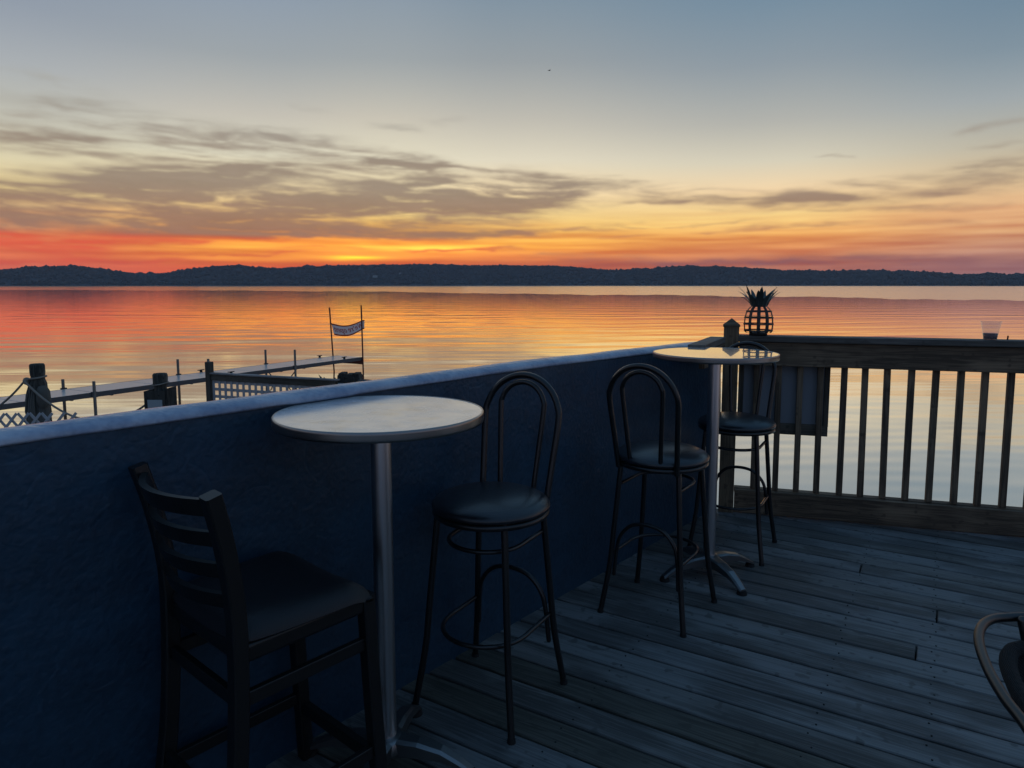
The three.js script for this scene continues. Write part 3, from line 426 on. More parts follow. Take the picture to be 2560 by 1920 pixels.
// ---------------------------------------------------------------- pedestal tables
function makeTable(label, mat, h, rot) {
  const t = thing('pedestal_table', label, 'table', 'round bar tables on the deck');
  const top = new THREE.CircleGeometry(0.286, 72); { const uv = top.attributes.uv, p = top.attributes.position; for (let i = 0; i < p.count; i++) uv.setXY(i, p.getX(i) / 0.62 + 0.5, p.getY(i) / 0.62 + 0.5); } top.rotateX(-Math.PI / 2); top.translate(0, h, 0);
  part('tabletop', top, mat, t);
  part('edge_band', new THREE.LatheGeometry([[0.285, h - 0.0015], [0.2865, h + 0.0012], [0.2895, h + 0.001], [0.2915, h - 0.002], [0.292, h - 0.007], [0.291, h - 0.013], [0.2915, h - 0.02], [0.29, h - 0.026], [0.286, h - 0.027], [0, h - 0.027]].map((q) => new THREE.Vector2(...q)), 90), M.rim, t);
  part('pole', new THREE.LatheGeometry([[0, h - 0.028], [0.1, h - 0.028], [0.1, h - 0.034], [0.03, h - 0.04], [0.029, h - 0.05], [0.029, 0.62], [0.0275, 0.617], [0.029, 0.614], [0.029, 0.1], [0.036, 0.095], [0.036, 0.07], [0, 0.07]].map((q) => new THREE.Vector2(...q)), 40), M.chrome, t);
  const base = new THREE.Group(); base.name = 'base'; base.rotation.y = rot; t.add(base);
  part('hub', new THREE.LatheGeometry([[0, 0.1], [0.04, 0.1], [0.052, 0.088], [0.056, 0.06], [0.05, 0.05], [0, 0.05]].map((q) => new THREE.Vector2(...q)), 32), M.castAlu, base);
  for (let k = 0; k < 4; k++) {
    const a = k * Math.PI / 2, prof = [[0.04, 0.098, 0.05, 0.032], [0.1, 0.094, 0.052, 0.027], [0.17, 0.078, 0.048, 0.023], [0.225, 0.05, 0.03, 0.02], [0.262, 0.026, 0.014, 0.018]], pos = [], idx = [];
    prof.forEach(([d, y1, y0, hw]) => { for (const [y, w] of [[y1, hw * 0.6], [y1 - 0.007, hw], [y0, hw], [y0 + 0.001, -hw], [y1 - 0.007, -hw], [y1, -hw * 0.6]]) pos.push(Math.cos(a) * d - Math.sin(a) * w, y, Math.sin(a) * d + Math.cos(a) * w); });
    for (let i = 0; i < prof.length - 1; i++) for (let j = 0; j < 6; j++) { const A = i * 6 + j, B = i * 6 + (j + 1) % 6, C = A + 6, D = B + 6; idx.push(A, B, C, B, D, C); } const e = (prof.length - 1) * 6; for (let j = 1; j < 5; j++) idx.push(e, e + j, e + j + 1);
    const g = new THREE.BufferGeometry(); g.setAttribute('position', new THREE.Float32BufferAttribute(pos, 3)); g.setIndex(idx); const gn = g.toNonIndexed(); gn.computeVertexNormals(); part('foot_arm', gn, M.castAlu, base);
    const gl = new THREE.CylinderGeometry(0.02, 0.024, 0.018, 16); gl.translate(Math.cos(a) * 0.252, 0.009, Math.sin(a) * 0.252); part('glide', gl, M.rubber, base);
  }
  return t;
}
const table1 = makeTable('scuffed white round pedestal table beside the ladder-back stool', M.tabletop, 1.065, -0.2); table1.position.set(-0.371, 0, -1.945);
const table2 = makeTable('glossy white round pedestal table mirroring the pineapple lantern', M.tabletopGloss, 1.098, 0.36); table2.position.set(0.972, 0, -3.335);

// ---------------------------------------------------------------- hairpin-back bar stools
function makeStool(label) {
  const t = thing('bar_stool', label, 'bar stool', 'hairpin-back bar stools');
  const legs = [[-1, 1], [1, 1], [1, -1], [-1, -1]];
  for (const [sx, sz] of legs) {
    const l = part('leg', tube([[sx * 0.128, 0.672, sz * 0.128], [sx * 0.136, 0.56, sz * 0.136], [sx * 0.15, 0.36, sz * 0.15], [sx * 0.162, 0.2, sz * 0.162], [sx * 0.187, 0.012, sz * 0.187]], 0.0115, { seg: 22 }), M.blackTube, t);
    const f = new THREE.CylinderGeometry(0.0125, 0.014, 0.014, 12); f.translate(sx * 0.1878, 0.007, sz * 0.1878); part('foot_cap', f, M.rubber, l);
  }
  const seat = part('seat_cushion', new THREE.LatheGeometry([[0, 0.732], [0.06, 0.731], [0.12, 0.726], [0.165, 0.715], [0.19, 0.703], [0.2, 0.69], [0.198, 0.679], [0.188, 0.674], [0, 0.674]].map((q) => new THREE.Vector2(...q)), 56), M.vinyl, t);
  const rim = new THREE.TorusGeometry(0.187, 0.011, 12, 56); rim.rotateX(Math.PI / 2); rim.translate(0, 0.664, 0); part('seat_ring', rim, M.blackTube, t);
  const loop = (w0, w1, top, r, z0, z1, y0) => { const pts = [], yc = top - w1 * 1.0; const Z = (y) => z0 + (z1 - z0) * ((y - y0) / (top - y0)); pts.push([-w0, y0, Z(y0)]); pts.push([-w0 - (w1 - w0) * 0.45, y0 + (yc - y0) * 0.45, Z(y0 + (yc - y0) * 0.45)]); for (let k = 0; k <= 10; k++) { const a = Math.PI - k / 10 * Math.PI; const y = yc + Math.sin(a) * w1; pts.push([Math.cos(a) * w1, y, Z(y)]); } pts.push([w0 + (w1 - w0) * 0.45, y0 + (yc - y0) * 0.45, Z(y0 + (yc - y0) * 0.45)]); pts.push([w0, y0, Z(y0)]); return tube(pts, r, { seg: 90, rad: 12 }); };
  part('back_hoop', loop(0.13, 0.15, 1.097, 0.0115, -0.152, -0.235, 0.655), M.blackTube, t);
  part('inner_back_hoop', loop(0.066, 0.088, 1.072, 0.0095, -0.17, -0.228, 0.665), M.blackTube, t);
  const uHoop = (y, rr, k, zr) => { const pts = [[rr, y, zr]]; pts.push([rr * 1.0, y, -0.02]); for (let i = 0; i <= 8; i++) { const a = i / 8 * Math.PI; pts.push([Math.cos(a) * rr, y, 0.03 + Math.sin(a) * k]); } pts.push([-rr, y, -0.02], [-rr, y, zr]); return tube(pts, 0.0078, { seg: 60, rad: 8 }); };
  part('upper_hoop', uHoop(0.572, 0.128, 0.12, -0.128), M.blackTube, t);
  part('foot_ring', uHoop(0.268, 0.149, 0.148, -0.148), M.blackTube, t);
  part('rear_arch', tube([[-0.146, 0.17, -0.149], [-0.136, 0.29, -0.141], [-0.118, 0.35, -0.138], [-0.07, 0.398, -0.137], [0, 0.412, -0.137], [0.07, 0.398, -0.137], [0.118, 0.35, -0.138], [0.136, 0.29, -0.141], [0.146, 0.17, -0.149]], 0.0085, { seg: 60, rad: 8 }), M.blackTube, t);
  return t;
}
const facing = (t, x, z, fx, fz) => { t.position.set(x, 0, z); t.rotation.y = Math.atan2(fx, fz); };
const stool1 = makeStool('hairpin-back black bar stool at the scuffed table, its back to the wall');
facing(stool1, -0.071, -2.301, -0.5, 0.87);
facing(copyOf(stool1, 'hairpin-back black bar stool facing the glossy table with its back to the deck'), 0.648, -2.97, 0.57, -0.82);
facing(copyOf(stool1, 'hairpin-back black bar stool between the glossy table and the corner post'), 1.2, -3.685, -0.5, 0.87);

// ---------------------------------------------------------------- ladder-back stool
{
  const t = thing('ladder_back_stool', 'dark ladder-back bar stool with curved slats beside the scuffed table', 'bar stool');
  facing(t, -0.617, -1.713, 0.656, -0.755);                          // local +z is its front
  const W = 0.172, post = (s) => { const c = [[s * (W + 0.012), 0.0, -0.24], [s * (W + 0.002), 0.3, -0.195], [s * W, 0.6, -0.178], [s * W, 0.74, -0.182], [s * (W + 0.006), 0.88, -0.204], [s * (W + 0.014), 0.985, -0.23]]; const g = []; for (let i = 0; i < c.length - 1; i++) g.push(0); return c; };
  // square-section posts swept through their bends
  const square = (pts, w, d) => { const curve = new THREE.CatmullRomCurve3(pts.map((p) => V(...p))), n = 26, pos = [], idx = []; const c = 0.2; const sec = [[-1, -1 + c], [-1 + c, -1], [1 - c, -1], [1, -1 + c], [1, 1 - c], [1 - c, 1], [-1 + c, 1], [-1, 1 - c]]; for (let i = 0; i <= n; i++) { const p = curve.getPointAt(i / n), T = curve.getTangentAt(i / n), X = V(1, 0, 0), Z = X.clone().cross(T).normalize(), X2 = T.clone().cross(Z).normalize(); for (const [a, b] of sec) { const q = p.clone().addScaledVector(X2, a * w / 2).addScaledVector(Z, b * d / 2); pos.push(q.x, q.y, q.z); } } for (let i = 0; i < n; i++) for (let j = 0; j < 8; j++) { const A = i * 8 + j, B = i * 8 + (j + 1) % 8; idx.push(A, A + 8, B, B, A + 8, B + 8); } for (const e of [0, n * 8]) for (let j = 1; j < 7; j++) idx.push(e, e + j, e + j + 1); const g = new THREE.BufferGeometry(); g.setAttribute('position', new THREE.Float32BufferAttribute(pos, 3)); g.setIndex(idx); const gn = g.toNonIndexed(); gn.computeVertexNormals(); return gn; };
  for (const s of [-1, 1]) part('rear_post', square(post(s), 0.038, 0.036), M.ladder, t);
  for (const s of [-1, 1]) part('leg', square([[s * (W + 0.012), 0, 0.2], [s * (W + 0.004), 0.35, 0.18], [s * W, 0.63, 0.168]], 0.038, 0.036), M.ladder, t);
  const slat = (y, z, h, bow) => { const n = 20, pos = [], idx = []; for (let i = 0; i <= n; i++) { const f = i / n * 2 - 1, x = f * (W - 0.012), zz = z - bow * (1 - f * f); for (const [dy, dz] of [[h / 2, 0.008], [h / 2, -0.008], [-h / 2, -0.008], [-h / 2, 0.008]]) pos.push(x, y + dy, zz + dz - dy * 0.3); } for (let i = 0; i < n; i++) for (let j = 0; j < 4; j++) { const A = i * 4 + j, B = i * 4 + (j + 1) % 4; idx.push(A, B, A + 4, B, B + 4, A + 4); } const g = new THREE.BufferGeometry(); g.setAttribute('position', new THREE.Float32BufferAttribute(pos, 3)); g.setIndex(idx); const gn = g.toNonIndexed(); gn.computeVertexNormals(); return gn; };
  [[0.95, -0.218, 0.04, 0.05], [0.876, -0.201, 0.036, 0.048], [0.802, -0.189, 0.036, 0.046], [0.73, -0.18, 0.036, 0.042]].forEach((a) => part('back_slat', slat(...a), M.ladder, t));
  { // saddle seat pad
    const n = 28, pos = [], idx = [], uv = []; const D = 0.375, X0 = 0.2; const top = (u, v) => { const ex = 1 - Math.abs(u) ** 4.5, ez = 1 - Math.abs(v) ** 4.5; return 0.634 + 0.044 * Math.pow(Math.max(0, ex * ez), 0.6) + 0.018 * u * u * (1 - sstep(0.75, 1, Math.abs(u))) - 0.012 * (1 - u * u) * (1 - v * v) - 0.016 * sstep(0.55, 1, v); };
    for (let j = 0; j <= n; j++) for (let i = 0; i <= n; i++) { const u = i / n * 2 - 1, v = j / n * 2 - 1, c = 1 - 0.07 * (Math.abs(u) ** 4) * (Math.abs(v) ** 4); pos.push(u * (X0 + 0.012 * v) * c, top(u, v), v * D / 2 * c); uv.push(u * 3, v * 3); } const base = pos.length / 3; for (let j = 0; j <= n; j++) for (let i = 0; i <= n; i++) { const u = i / n * 2 - 1, v = j / n * 2 - 1, c = 1 - 0.07 * (Math.abs(u) ** 4) * (Math.abs(v) ** 4); pos.push(u * (X0 + 0.012 * v) * c * 0.98, 0.63, v * D / 2 * c * 0.98); uv.push(u, v); }
    for (let j = 0; j < n; j++) for (let i = 0; i < n; i++) { const a = j * (n + 1) + i; idx.push(a, a + n + 1, a + 1, a + 1, a + n + 1, a + n + 2); const b = a + base; idx.push(b, b + 1, b + n + 1, b + 1, b + n + 2, b + n + 1); } for (let i = 0; i < n; i++) { const rows = [[i, i + 1], [n * (n + 1) + i + 1, n * (n + 1) + i], [(i + 1) * (n + 1), i * (n + 1)], [i * (n + 1) + n, (i + 1) * (n + 1) + n]]; for (const [a, b] of rows) idx.push(a, b, a + base, b, b + base, a + base); }
    const g = new THREE.BufferGeometry(); g.setAttribute('position', new THREE.Float32BufferAttribute(pos, 3)); g.setAttribute('uv', new THREE.Float32BufferAttribute(uv, 2)); g.setIndex(idx); g.computeVertexNormals(); part('seat_pad', g, M.saddle, t);
  }
  part('seat_apron', box(0.37, 0.045, 0.36, 0, 0.607, 0, 0.01), M.ladder, t);
  const bowed = (a, b, bow, h) => { const A = V(...a), B = V(...b), m = A.clone().add(B).multiplyScalar(0.5), n = V(B.z - A.z, 0, A.x - B.x).normalize(); const c = m.clone().addScaledVector(n, bow); return square([a, [(A.x + c.x) / 2 + n.x * bow * 0.25, A.y, (A.z + c.z) / 2 + n.z * bow * 0.25], c.toArray(), [(B.x + c.x) / 2 + n.x * bow * 0.25, B.y, (B.z + c.z) / 2 + n.z * bow * 0.25], b], 0.03, 0.018); };
  part('stretcher', beam([-W, 0.5, -0.18], [W, 0.5, -0.18], 0.018, 0.034), M.ladder, t);
  for (const s of [-1, 1]) { part('stretcher', beam([s * W, 0.5, -0.18], [s * W, 0.5, 0.172], 0.018, 0.034), M.ladder, t); part('stretcher', beam([s * (W + 0.008), 0.2, -0.208], [s * (W + 0.008), 0.2, 0.19], 0.018, 0.034), M.ladder, t); }
  part('footrest', beam([-W, 0.17, 0.19], [W, 0.17, 0.19], 0.024, 0.036), M.ladder, t);
  part('stretcher', beam([-W, 0.23, -0.205], [W, 0.23, -0.205], 0.018, 0.034), M.ladder, t);
}

// ---------------------------------------------------------------- tube-framed armchair at the deck's right
{
  const c = thing('patio_armchair', 'grey tube-framed patio armchair with dark woven seat shell', 'chair'); c.position.set(1.2, 0, -1.08);
  const P = (x, y, z) => [x - 1.2, y, z + 1.08];
  part('arm_hoop', tube([P(0.79, 0.68, -0.86), P(0.817, 0.7, -0.997), P(0.84, 0.705, -1.079), P(0.858, 0.705, -1.152), P(0.896, 0.705, -1.254), P(0.952, 0.705, -1.36), P(1.018, 0.703, -1.432), P(1.089, 0.7, -1.457), P(1.2, 0.7, -1.452), P(1.38, 0.7, -1.4), P(1.5, 0.7, -1.27), P(1.545, 0.7, -1.1), P(1.54, 0.68, -0.9)], 0.0095, { seg: 90, rad: 14 }), M.greyTube, c);
  const rimLine = new THREE.CatmullRomCurve3([[0.9, -0.93], [0.912, -1.09], [0.942, -1.21], [0.975, -1.29], [1.012, -1.355], [1.052, -1.398], [1.1, -1.41], [1.2, -1.405], [1.32, -1.37], [1.42, -1.27], [1.46, -1.1], [1.46, -0.93]].map(([x, z]) => V(...P(x, 0.655, z))));
  const pos = [], idx = [], uv = [], n = 48; // woven shell inside the hoop, drawn in toward the seat
  for (let i = 0; i <= n; i++) { const q = rimLine.getPoint(i / n); for (let j = 0; j <= 8; j++) { const f = j / 8, k = 0.66 + 0.34 * f ** 0.7; pos.push((q.x + 0.01) * k - 0.01, 0.42 + 0.235 * f, (q.z - 0.02) * k + 0.02); uv.push(i / n * 2, f); } }
  for (let i = 0; i < n; i++) for (let j = 0; j < 8; j++) { const A = i * 9 + j; idx.push(A, A + 9, A + 1, A + 1, A + 9, A + 10); }
  const g = new THREE.BufferGeometry(); g.setAttribute('position', new THREE.Float32BufferAttribute(pos, 3)); g.setAttribute('uv', new THREE.Float32BufferAttribute(uv, 2)); g.setIndex(idx); g.computeVertexNormals();
  const wv = M.weave.clone(); wv.side = THREE.DoubleSide; const back = part('woven_back', g, wv, c); part('rim', tube(rimLine.getPoints(24), 0.016, { seg: 80, rad: 8 }), M.weave, back);
  part('seat', box(0.38, 0.035, 0.36, -0.01, 0.425, -0.06, 0.012), M.weave, c);
  for (const [x, z] of [[-0.1, -0.36], [0.18, -0.33], [-0.36, 0.13], [0.33, 0.13]]) part('arm_upright', tube([[x, 0.7, z], [x * 0.8, 0.56, z * 0.9], [x * 0.6, 0.412, z * 0.62]], 0.0105, { rad: 10 }), M.greyTube, c);
  for (const [x, z] of [[-0.14, -0.2], [0.14, -0.2], [-0.15, 0.1], [0.15, 0.1]]) part('leg', tube([[x, 0.41, z], [x * 1.03, 0.2, z * 1.05], [x * 1.06, 0.0125, z * 1.1]], 0.0115, { rad: 10 }), M.greyTube, c);
}

// ---------------------------------------------------------------- dock out in the water
const DD = [0.492, -0.870], DP = [0.870, 0.492], D0 = [-10.2, -16.3], DY = -1.05;
const dk = (s, o, y) => [D0[0] + 3.05 * s * DD[0] + o * DP[0], y, D0[1] + 3.05 * s * DD[1] + o * DP[1]];
{
  const d = thing('boat_dock', 'long pale boat dock on pipe legs standing in the lake', 'dock');
  for (let s = -2; s < 3; s++) {
    const a = s, b = s + 1; for (let k = 0; k < 2; k++) part('deck_panel', beam(dk(a + k * 0.5 + 0.004, 0.06, DY - 0.02), dk(a + (k + 1) * 0.5 - 0.004, 0.06, DY - 0.02), 1.06, 0.036, 0.004), M.dockTop, d);
    for (const o of [-0.49, 0.61]) part('side_beam', beam(dk(a, o, DY - 0.058), dk(b, o, DY - 0.058), 0.035, 0.115, 0.004), M.dockFrame, d);
    for (const k of [0.15, 0.85]) part('cross_beam', beam(dk(a + k, -0.57, DY - 0.1), dk(a + k, 0.57, DY - 0.1), 0.05, 0.08), M.dockFrame, d);
  }
  part('end_skirt', beam(dk(3.01, -0.62, DY - 0.16), dk(3.01, 0.62, DY - 0.16), 0.03, 0.2), M.rust, d);
  const hts = { '-2': [0.25, 0.25], '-1': [0.3, 0.3], 0: [0.22, 0.26], 1: [0.42, 0.5], 2: [0.44, 0.5] };
  for (const s of [-2, -1, 0, 1, 2]) [-0.645, 0.645].forEach((o, i) => { const p = part('pipe_leg', rod(dk(s, o, -2.6), dk(s, o, DY + hts[s][i]), 0.034, 12), M.pipe, d); part('bracket', beam(dk(s - 0.02, o * 0.98, DY - 0.05), dk(s + 0.02, o * 0.98, DY - 0.05), 0.07, 0.13), M.dockFrame, p); });
  for (const o of [-1, 1]) part('brace', rod(dk(2, o * 0.64, DY - 0.16), dk(2, o * 0.16, DY - 0.62), 0.018, 8), M.pipe, d);
  for (const [s, o] of [[1.18, -0.56], [1.22, 0.56], [2.7, -0.56], [2.72, 0.5]]) { const p = part('cleat', beam(dk(s, o, DY + 0.06), dk(s + 0.07, o, DY + 0.06), 0.03, 0.022), M.rubber, d); part('cleat_foot', beam(dk(s + 0.025, o, DY + 0.025), dk(s + 0.045, o, DY + 0.025), 0.05, 0.06), M.rubber, p); }
}
{
  const b = thing('banner_stand', 'white and red open banner strung between two poles at the dock end', 'banner');
  const A = dk(3, -0.67, DY), B = dk(3, 0.67, DY), lean = [-0.115, 0, 0.02];
  part('pole', rod([A[0] + 0.03, -2.6, A[2]], [A[0] + lean[0], DY + 1.68, A[2] + lean[2]], 0.026, 12), M.rust, b);
  part('pole', rod([B[0], -2.6, B[2]], [B[0] - 0.03, DY + 1.78, B[2]], 0.026, 12), M.rust, b);
  const cv = document.createElement('canvas'); cv.width = 1024; cv.height = 384; const c = cv.getContext('2d'); c.fillStyle = '#ddd6d5'; c.fillRect(0, 0, 1024, 384); c.fillStyle = '#8a1610'; c.fillRect(0, 0, 1024, 44); c.fillRect(0, 336, 1024, 48); c.save(); c.transform(1, 0, -0.22, 1, 0, 0); c.font = 'bold 250px serif'; c.fillStyle = '#a01a1c'; c.textBaseline = 'alphabetic'; c.fillText("We're open", 80, 260, 940); c.restore();
  const tex = new THREE.CanvasTexture(cv); tex.colorSpace = THREE.SRGBColorSpace;
  const nx = 40, ny = 10, pos = [], uv = [], idx = [], tl = [A[0] - 0.08, DY + 1.13, A[2] + 0.02], tr = [B[0] - 0.01, DY + 1.27, B[2] - 0.035];
  for (let j = 0; j <= ny; j++) for (let i = 0; i <= nx; i++) { const f = i / nx * 1.06, v = j / ny, sag = 0.13 * Math.sin(Math.PI * Math.min(1, f)) * (1 - v * 0.15), x = tl[0] + (tr[0] - tl[0]) * f + 0.11 * v * (1 - f), z = tl[2] + (tr[2] - tl[2]) * f + 0.05 * Math.sin(f * 7 + v * 2) * v, y = tl[1] + (tr[1] - tl[1]) * f - sag - v * 0.41 + v * 0.03 * f * f * 3; pos.push(x, y, z - 0.04); uv.push(1 - i / nx, 1 - v); }
  for (let j = 0; j < ny; j++) for (let i = 0; i < nx; i++) { const a = j * (nx + 1) + i; idx.push(a, a + nx + 1, a + 1, a + 1, a + nx + 1, a + nx + 2); }
  const g = new THREE.BufferGeometry(); g.setAttribute('position', new THREE.Float32BufferAttribute(pos, 3)); g.setAttribute('uv', new THREE.Float32BufferAttribute(uv, 2)); g.setIndex(idx); g.computeVertexNormals();
  part('banner', g, new THREE.MeshPhysicalMaterial({ map: tex, roughness: 0.9, side: THREE.DoubleSide, transmission: 0.25, thickness: 0 }), b);
}

// ---------------------------------------------------------------- bank furniture: pilings, ropes, lattice fences
const GROUND = -1.0;
function lumpy(profile, seed, amt, segs = 28) { const g = new THREE.LatheGeometry(profile.map((q) => new THREE.Vector2(...q)), segs), p = g.attributes.position; for (let i = 0; i < p.count; i++) { const x = p.getX(i), y = p.getY(i), z = p.getZ(i), a = Math.atan2(z, x), k = 1 + (fbm(Math.cos(a) * 1.6 + seed + 5, Math.sin(a) * 1.6 + y * 3 + seed, 3) - 0.5) * amt; p.setXYZ(i, x * k, y, z * k); } const uv = g.attributes.uv; for (let i = 0; i < uv.count; i++) uv.setXY(i, p.getY(i), uv.getX(i) * 0.55); g.computeVertexNormals(); return g; }
{
  const p = thing('rope_piling', 'weathered round piling draped with ragged netting and tied rope', 'piling'); p.position.set(-6.15, GROUND, -9.0);
  part('trunk', lumpy([[0.15, 0], [0.138, 0.3], [0.125, 0.6], [0.11, 0.95], [0.1, 1.15], [0.082, 1.2], [0.078, 1.235], [0.084, 1.26], [0.088, 1.3], [0.086, 1.385], [0.075, 1.405], [0, 1.408]], 2, 0.12), M.piling, p);
  { const nr = rng(8), gs = []; for (let i = 0; i < 90; i++) { const a = 1.4 + nr() * 3.6, y1 = 1.16 - nr() * 0.12, L = 0.3 + nr() * 0.5, r0 = 0.125; gs.push(tube([[Math.cos(a) * 0.1, y1, Math.sin(a) * 0.1], [Math.cos(a) * (r0 + 0.015), y1 - L * 0.4, Math.sin(a) * (r0 + 0.015)], [Math.cos(a + (nr() - 0.5) * 0.3) * (r0 + 0.01 + nr() * 0.03), y1 - L, Math.sin(a) * (r0 + 0.02)]], 0.004 + nr() * 0.006, { seg: 8, rad: 5 })); } const net = part('netting', mergeGeometries(gs), M.net, p); net.userData.kind = 'stuff'; }
  part('lump', lumpy([[0, 0.82], [0.06, 0.85], [0.085, 0.95], [0.08, 1.05], [0.05, 1.12], [0, 1.13]], 4, 0.3).translate(0.075, 0, 0.045), M.net, p);
  part('rope_wrap', tube([[-0.1, 1.2, 0.03], [-0.06, 1.215, 0.085], [0.02, 1.225, 0.1], [0.085, 1.235, 0.06], [0.09, 1.24, -0.03], [0.02, 1.23, -0.1], [-0.08, 1.21, -0.06]], 0.012, { closed: true, seg: 60 }), M.rope, p);
  part('rope_knot', lumpy([[0, 1.13], [0.03, 1.145], [0.045, 1.19], [0.03, 1.225], [0, 1.235]], 6, 0.5, 16).translate(-0.112, 0, 0.05), M.rope, p);
}
{
  const p = thing('boxed_piling', 'round-headed piling boxed in with planks carrying a pale notice', 'piling'); p.position.set(-4.36, GROUND, -8.6);
  part('trunk', lumpy([[0.12, 0], [0.1, 0.9], [0.072, 1.12], [0.07, 1.17], [0.085, 1.2], [0.088, 1.31], [0.078, 1.33], [0, 1.337]], 9, 0.08), M.piling, p);
  for (const [x, z, w, d, h] of [[-0.005, 0.125, 0.24, 0.022, 1.13], [-0.135, 0.01, 0.02, 0.25, 1.125], [0.13, 0.01, 0.02, 0.25, 1.155], [0, -0.115, 0.24, 0.02, 1.12]]) part('plank', box(w, h, d, x, h / 2, z, 0.003, 'y'), M.darkTimber, p);
  part('notice', box(0.18, 0.26, 0.006, -0.01, 0.89, 0.14, 0.001), M.paleSign, p);
  part('rope_wrap', tube([[-0.09, 1.195, 0.0], [-0.06, 1.19, 0.075], [0.02, 1.2, 0.095], [0.088, 1.215, 0.04], [0.08, 1.215, -0.05], [0, 1.2, -0.095], [-0.07, 1.195, -0.065]], 0.008, { closed: true, seg: 60, rad: 8 }), M.rope, p);
}
{
  const sagRope = (a, b, dip) => { const pts = []; for (let i = 0; i <= 14; i++) { const f = i / 14; pts.push([a[0] + (b[0] - a[0]) * f, a[1] + (b[1] - a[1]) * f - dip * 4 * f * (1 - f), a[2] + (b[2] - a[2]) * f]); } return tube(pts, 0.014, { seg: 70, rad: 8 }); };
  const r1 = part('mooring_rope', sagRope([-6.25, 0.2, -8.88], [-4.48, -0.03, -8.5], 0.36), M.rope, scene); r1.name = numbered('mooring_rope'); r1.userData = { label: 'slack thick rope sagging between the two pilings', category: 'rope' };
  const r2 = part('mooring_rope', sagRope([-6.28, 0.19, -8.94], [-8.2, 0.1, -9.1], 0.5), M.rope, scene); r2.name = numbered('mooring_rope'); r2.userData = { label: 'thick rope running from the netted piling away from the boxed piling', category: 'rope' };
}
{
  const f = thing('square_lattice_fence', 'white square-lattice fence panel with post and capped top rail', 'fence');
  const a = [-4.34, -10.0], b = [-2.36, -9.28], L = Math.hypot(b[0] - a[0], b[1] - a[1]); f.position.set(a[0], GROUND, a[1]); f.rotation.y = -Math.atan2(b[1] - a[1], b[0] - a[0]);
  part('post', box(0.085, 1.32, 0.085, -0.02, 0.66, 0, 0.006, 'y'), M.frameWood, f);
  part('top_rail', box(L, 0.085, 0.05, L / 2 + 0.02, 1.1, 0.0, 0.005), M.frameWood, f); part('rail_cap', box(L + 0.03, 0.022, 0.085, L / 2 + 0.03, 1.155, 0, 0.004), M.weatheredWhite, f);
  part('bottom_rail', box(L, 0.07, 0.04, L / 2 + 0.02, 0.1, 0, 0.004), M.weatheredWhite, f); part('end_post', box(0.085, 1.1, 0.085, L + 0.02, 0.55, -0.07, 0.006, 'y'), M.weatheredWhite, f);
  const gv = box(0.042, 0.92, 0.008, 0, 0.6, 0.004, 0.002, 'y'), gh = box(L - 0.06, 0.042, 0.008, L / 2 + 0.02, 0, -0.005, 0.002);
  for (let i = 0; i < 20; i++) part('upright_slat', gv, M.whiteTrim, f).position.x = 0.05 + i * 0.106;
  for (let i = 0; i < 9; i++) part('cross_slat', gh, M.whiteTrim, f).position.y = 0.185 + i * 0.106;
}
{
  const f = thing('diamond_lattice_panel', 'pale diamond-lattice panel standing below the netted piling', 'fence'); f.position.set(-4.25, GROUND, -6.0); f.rotation.y = 0.06;
  const step = 0.1, H = 1.31, n = 9, gA = beam([-0.6, 0, 0], [0.6, 0, 0], 0.006, 0.026);
  const slat = (x0, y0, x1, y1, z) => part('slat', beam([x0, y0, z], [x1, y1, z], 0.006, 0.024, 0.002), M.whiteTrim, f);
  const X0 = -0.75, X1 = 0.48; const k = 1.25; // rise over run
  for (let i = -14; i < 13; i++) { for (const d of [1, -1]) { const x = i * step; let pts = []; const xs = d > 0 ? x : x; const t0 = 0, t1 = H / k; let ax = xs, bx = xs + d * t1, ay = 0, by = H; const lo = X0, hi = X1; const cut = (v) => (v - ax) / (bx - ax); let f0 = 0, f1 = 1; for (const v of [lo, hi]) { const q = cut(v); const inside0 = ax >= lo && ax <= hi; } const fa = clamp(Math.min(cut(lo), cut(hi)), 0, 1), fb = clamp(Math.max(cut(lo), cut(hi)), 0, 1); if (fb - fa < 0.05) continue; slat(ax + (bx - ax) * fa, ay + (by - ay) * fa, ax + (bx - ax) * fb, ay + (by - ay) * fb, d * 0.0035); } }
  part('post', box(0.06, 1.2, 0.06, X1 + 0.03, 0.6, -0.04, 0.004, 'y'), M.weatheredWhite, f); part('post', box(0.06, 1.2, 0.06, X0, 0.6, -0.04, 0.004, 'y'), M.weatheredWhite, f);
}
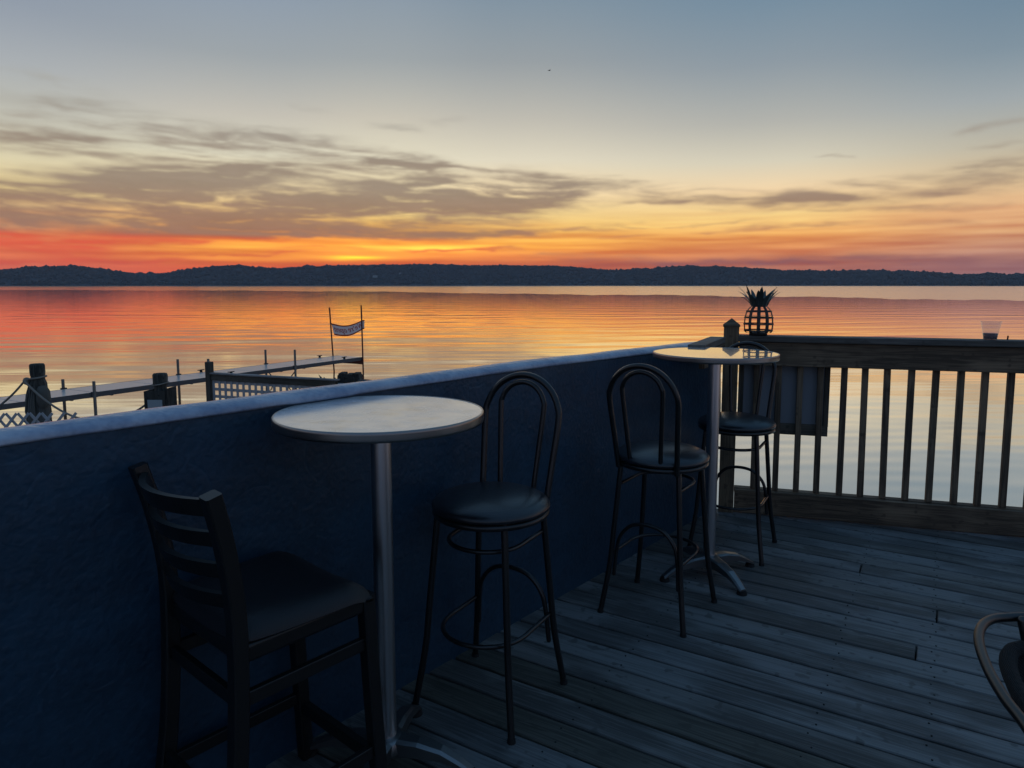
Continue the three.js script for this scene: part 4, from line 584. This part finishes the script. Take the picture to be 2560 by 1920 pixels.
{
  const t = thing('timber_stump', 'dark split timber stump with a ragged top beside the lattice fence', 'stump'); t.position.set(-2.24, GROUND, -9.6);
  const g = box(0.3, 1.18, 0.26, 0, 0.59, 0, 0.02, 'y'), p = g.attributes.position; for (let i = 0; i < p.count; i++) if (p.getY(i) > 1.1) p.setY(i, p.getY(i) + (fbm(p.getX(i) * 9 + 3, p.getZ(i) * 9, 2) - 0.5) * 0.07); g.computeVertexNormals(); part('stump_body', g, M.darkTimber, t);
  for (const [x, h, w] of [[-0.09, 1.2, 0.09], [0.01, 1.185, 0.08], [0.1, 1.195, 0.09]]) part('splinter', box(w, 0.1, 0.2, x, h - 0.03, 0.02, 0.012, 'y'), M.darkTimber, t);
  const s = thing('rounded_boulder', 'rounded dark grey boulder resting against the timber stump', 'rock'); s.position.set(-1.98, GROUND, -9.35); const bg = lumpy([[0.2, 0], [0.2, 0.5], [0.185, 0.95], [0.15, 1.08], [0.09, 1.14], [0, 1.155]], 15, 0.16); part('boulder_body', bg, M.stone, s);
  const pl = thing('shore_plant', 'small green leafy plant between the lattice fence and the stump', 'plant'); pl.position.set(-2.48, GROUND, -9.5); const pr = rng(61);
  part('stem', rod([0, 0, 0], [0, 1.0, 0], 0.012, 8, 0.006), M.leaf, pl);
  for (let i = 0; i < 40; i++) { const a = pr() * 6.28, y = 0.55 + pr() * 0.58, L = 0.05 + pr() * 0.07, g2 = new THREE.SphereGeometry(1, 6, 4); g2.scale(L, 0.006, L * 0.4); g2.rotateZ(0.5 + pr() * 0.7); g2.translate(L * 0.9, 0, 0); g2.rotateY(a); g2.translate(0, y, 0); part('leaf', g2, M.leaf, pl); }
}
{
  const m = part('rail_peg', rod([0, 0, 0], [0.002, 0.023, 0], 0.0042, 10), M.rust, scene); m.name = numbered('rail_peg'); m.userData = { label: 'short rusty peg sticking up from the top rail beside the cup', category: 'peg' }; m.position.set(2.79, 1.1125, -3.93);
}

{
  const b = thing('bird', 'tiny dark bird gliding high above the lake', 'bird'); b.position.set(4.54, 27.26, -88); b.rotation.y = 0.6;
  const body = new THREE.SphereGeometry(1, 10, 8); body.scale(0.16, 0.05, 0.05); part('body', body, M.rubber, b);
  for (const s of [-1, 1]) { const g = new THREE.BufferGeometry(); g.setAttribute('position', new THREE.Float32BufferAttribute([0.07, 0.02, 0, -0.07, 0.02, 0, 0.0, 0.1, s * 0.2, 0.0, 0.1, s * 0.2, -0.07, 0.02, 0, -0.1, 0.07, s * 0.38, 0.07, 0.005, 0, 0, 0.085, s * 0.2, -0.07, 0.005, 0, 0, 0.085, s * 0.2, -0.1, 0.065, s * 0.38, -0.07, 0.005, 0], 3)); g.computeVertexNormals(); part('wing', g, new THREE.MeshStandardMaterial({ color: new THREE.Color(0.02, 0.02, 0.02), roughness: 0.9, side: THREE.DoubleSide }), b); }
}

renderer.render(scene, camera);
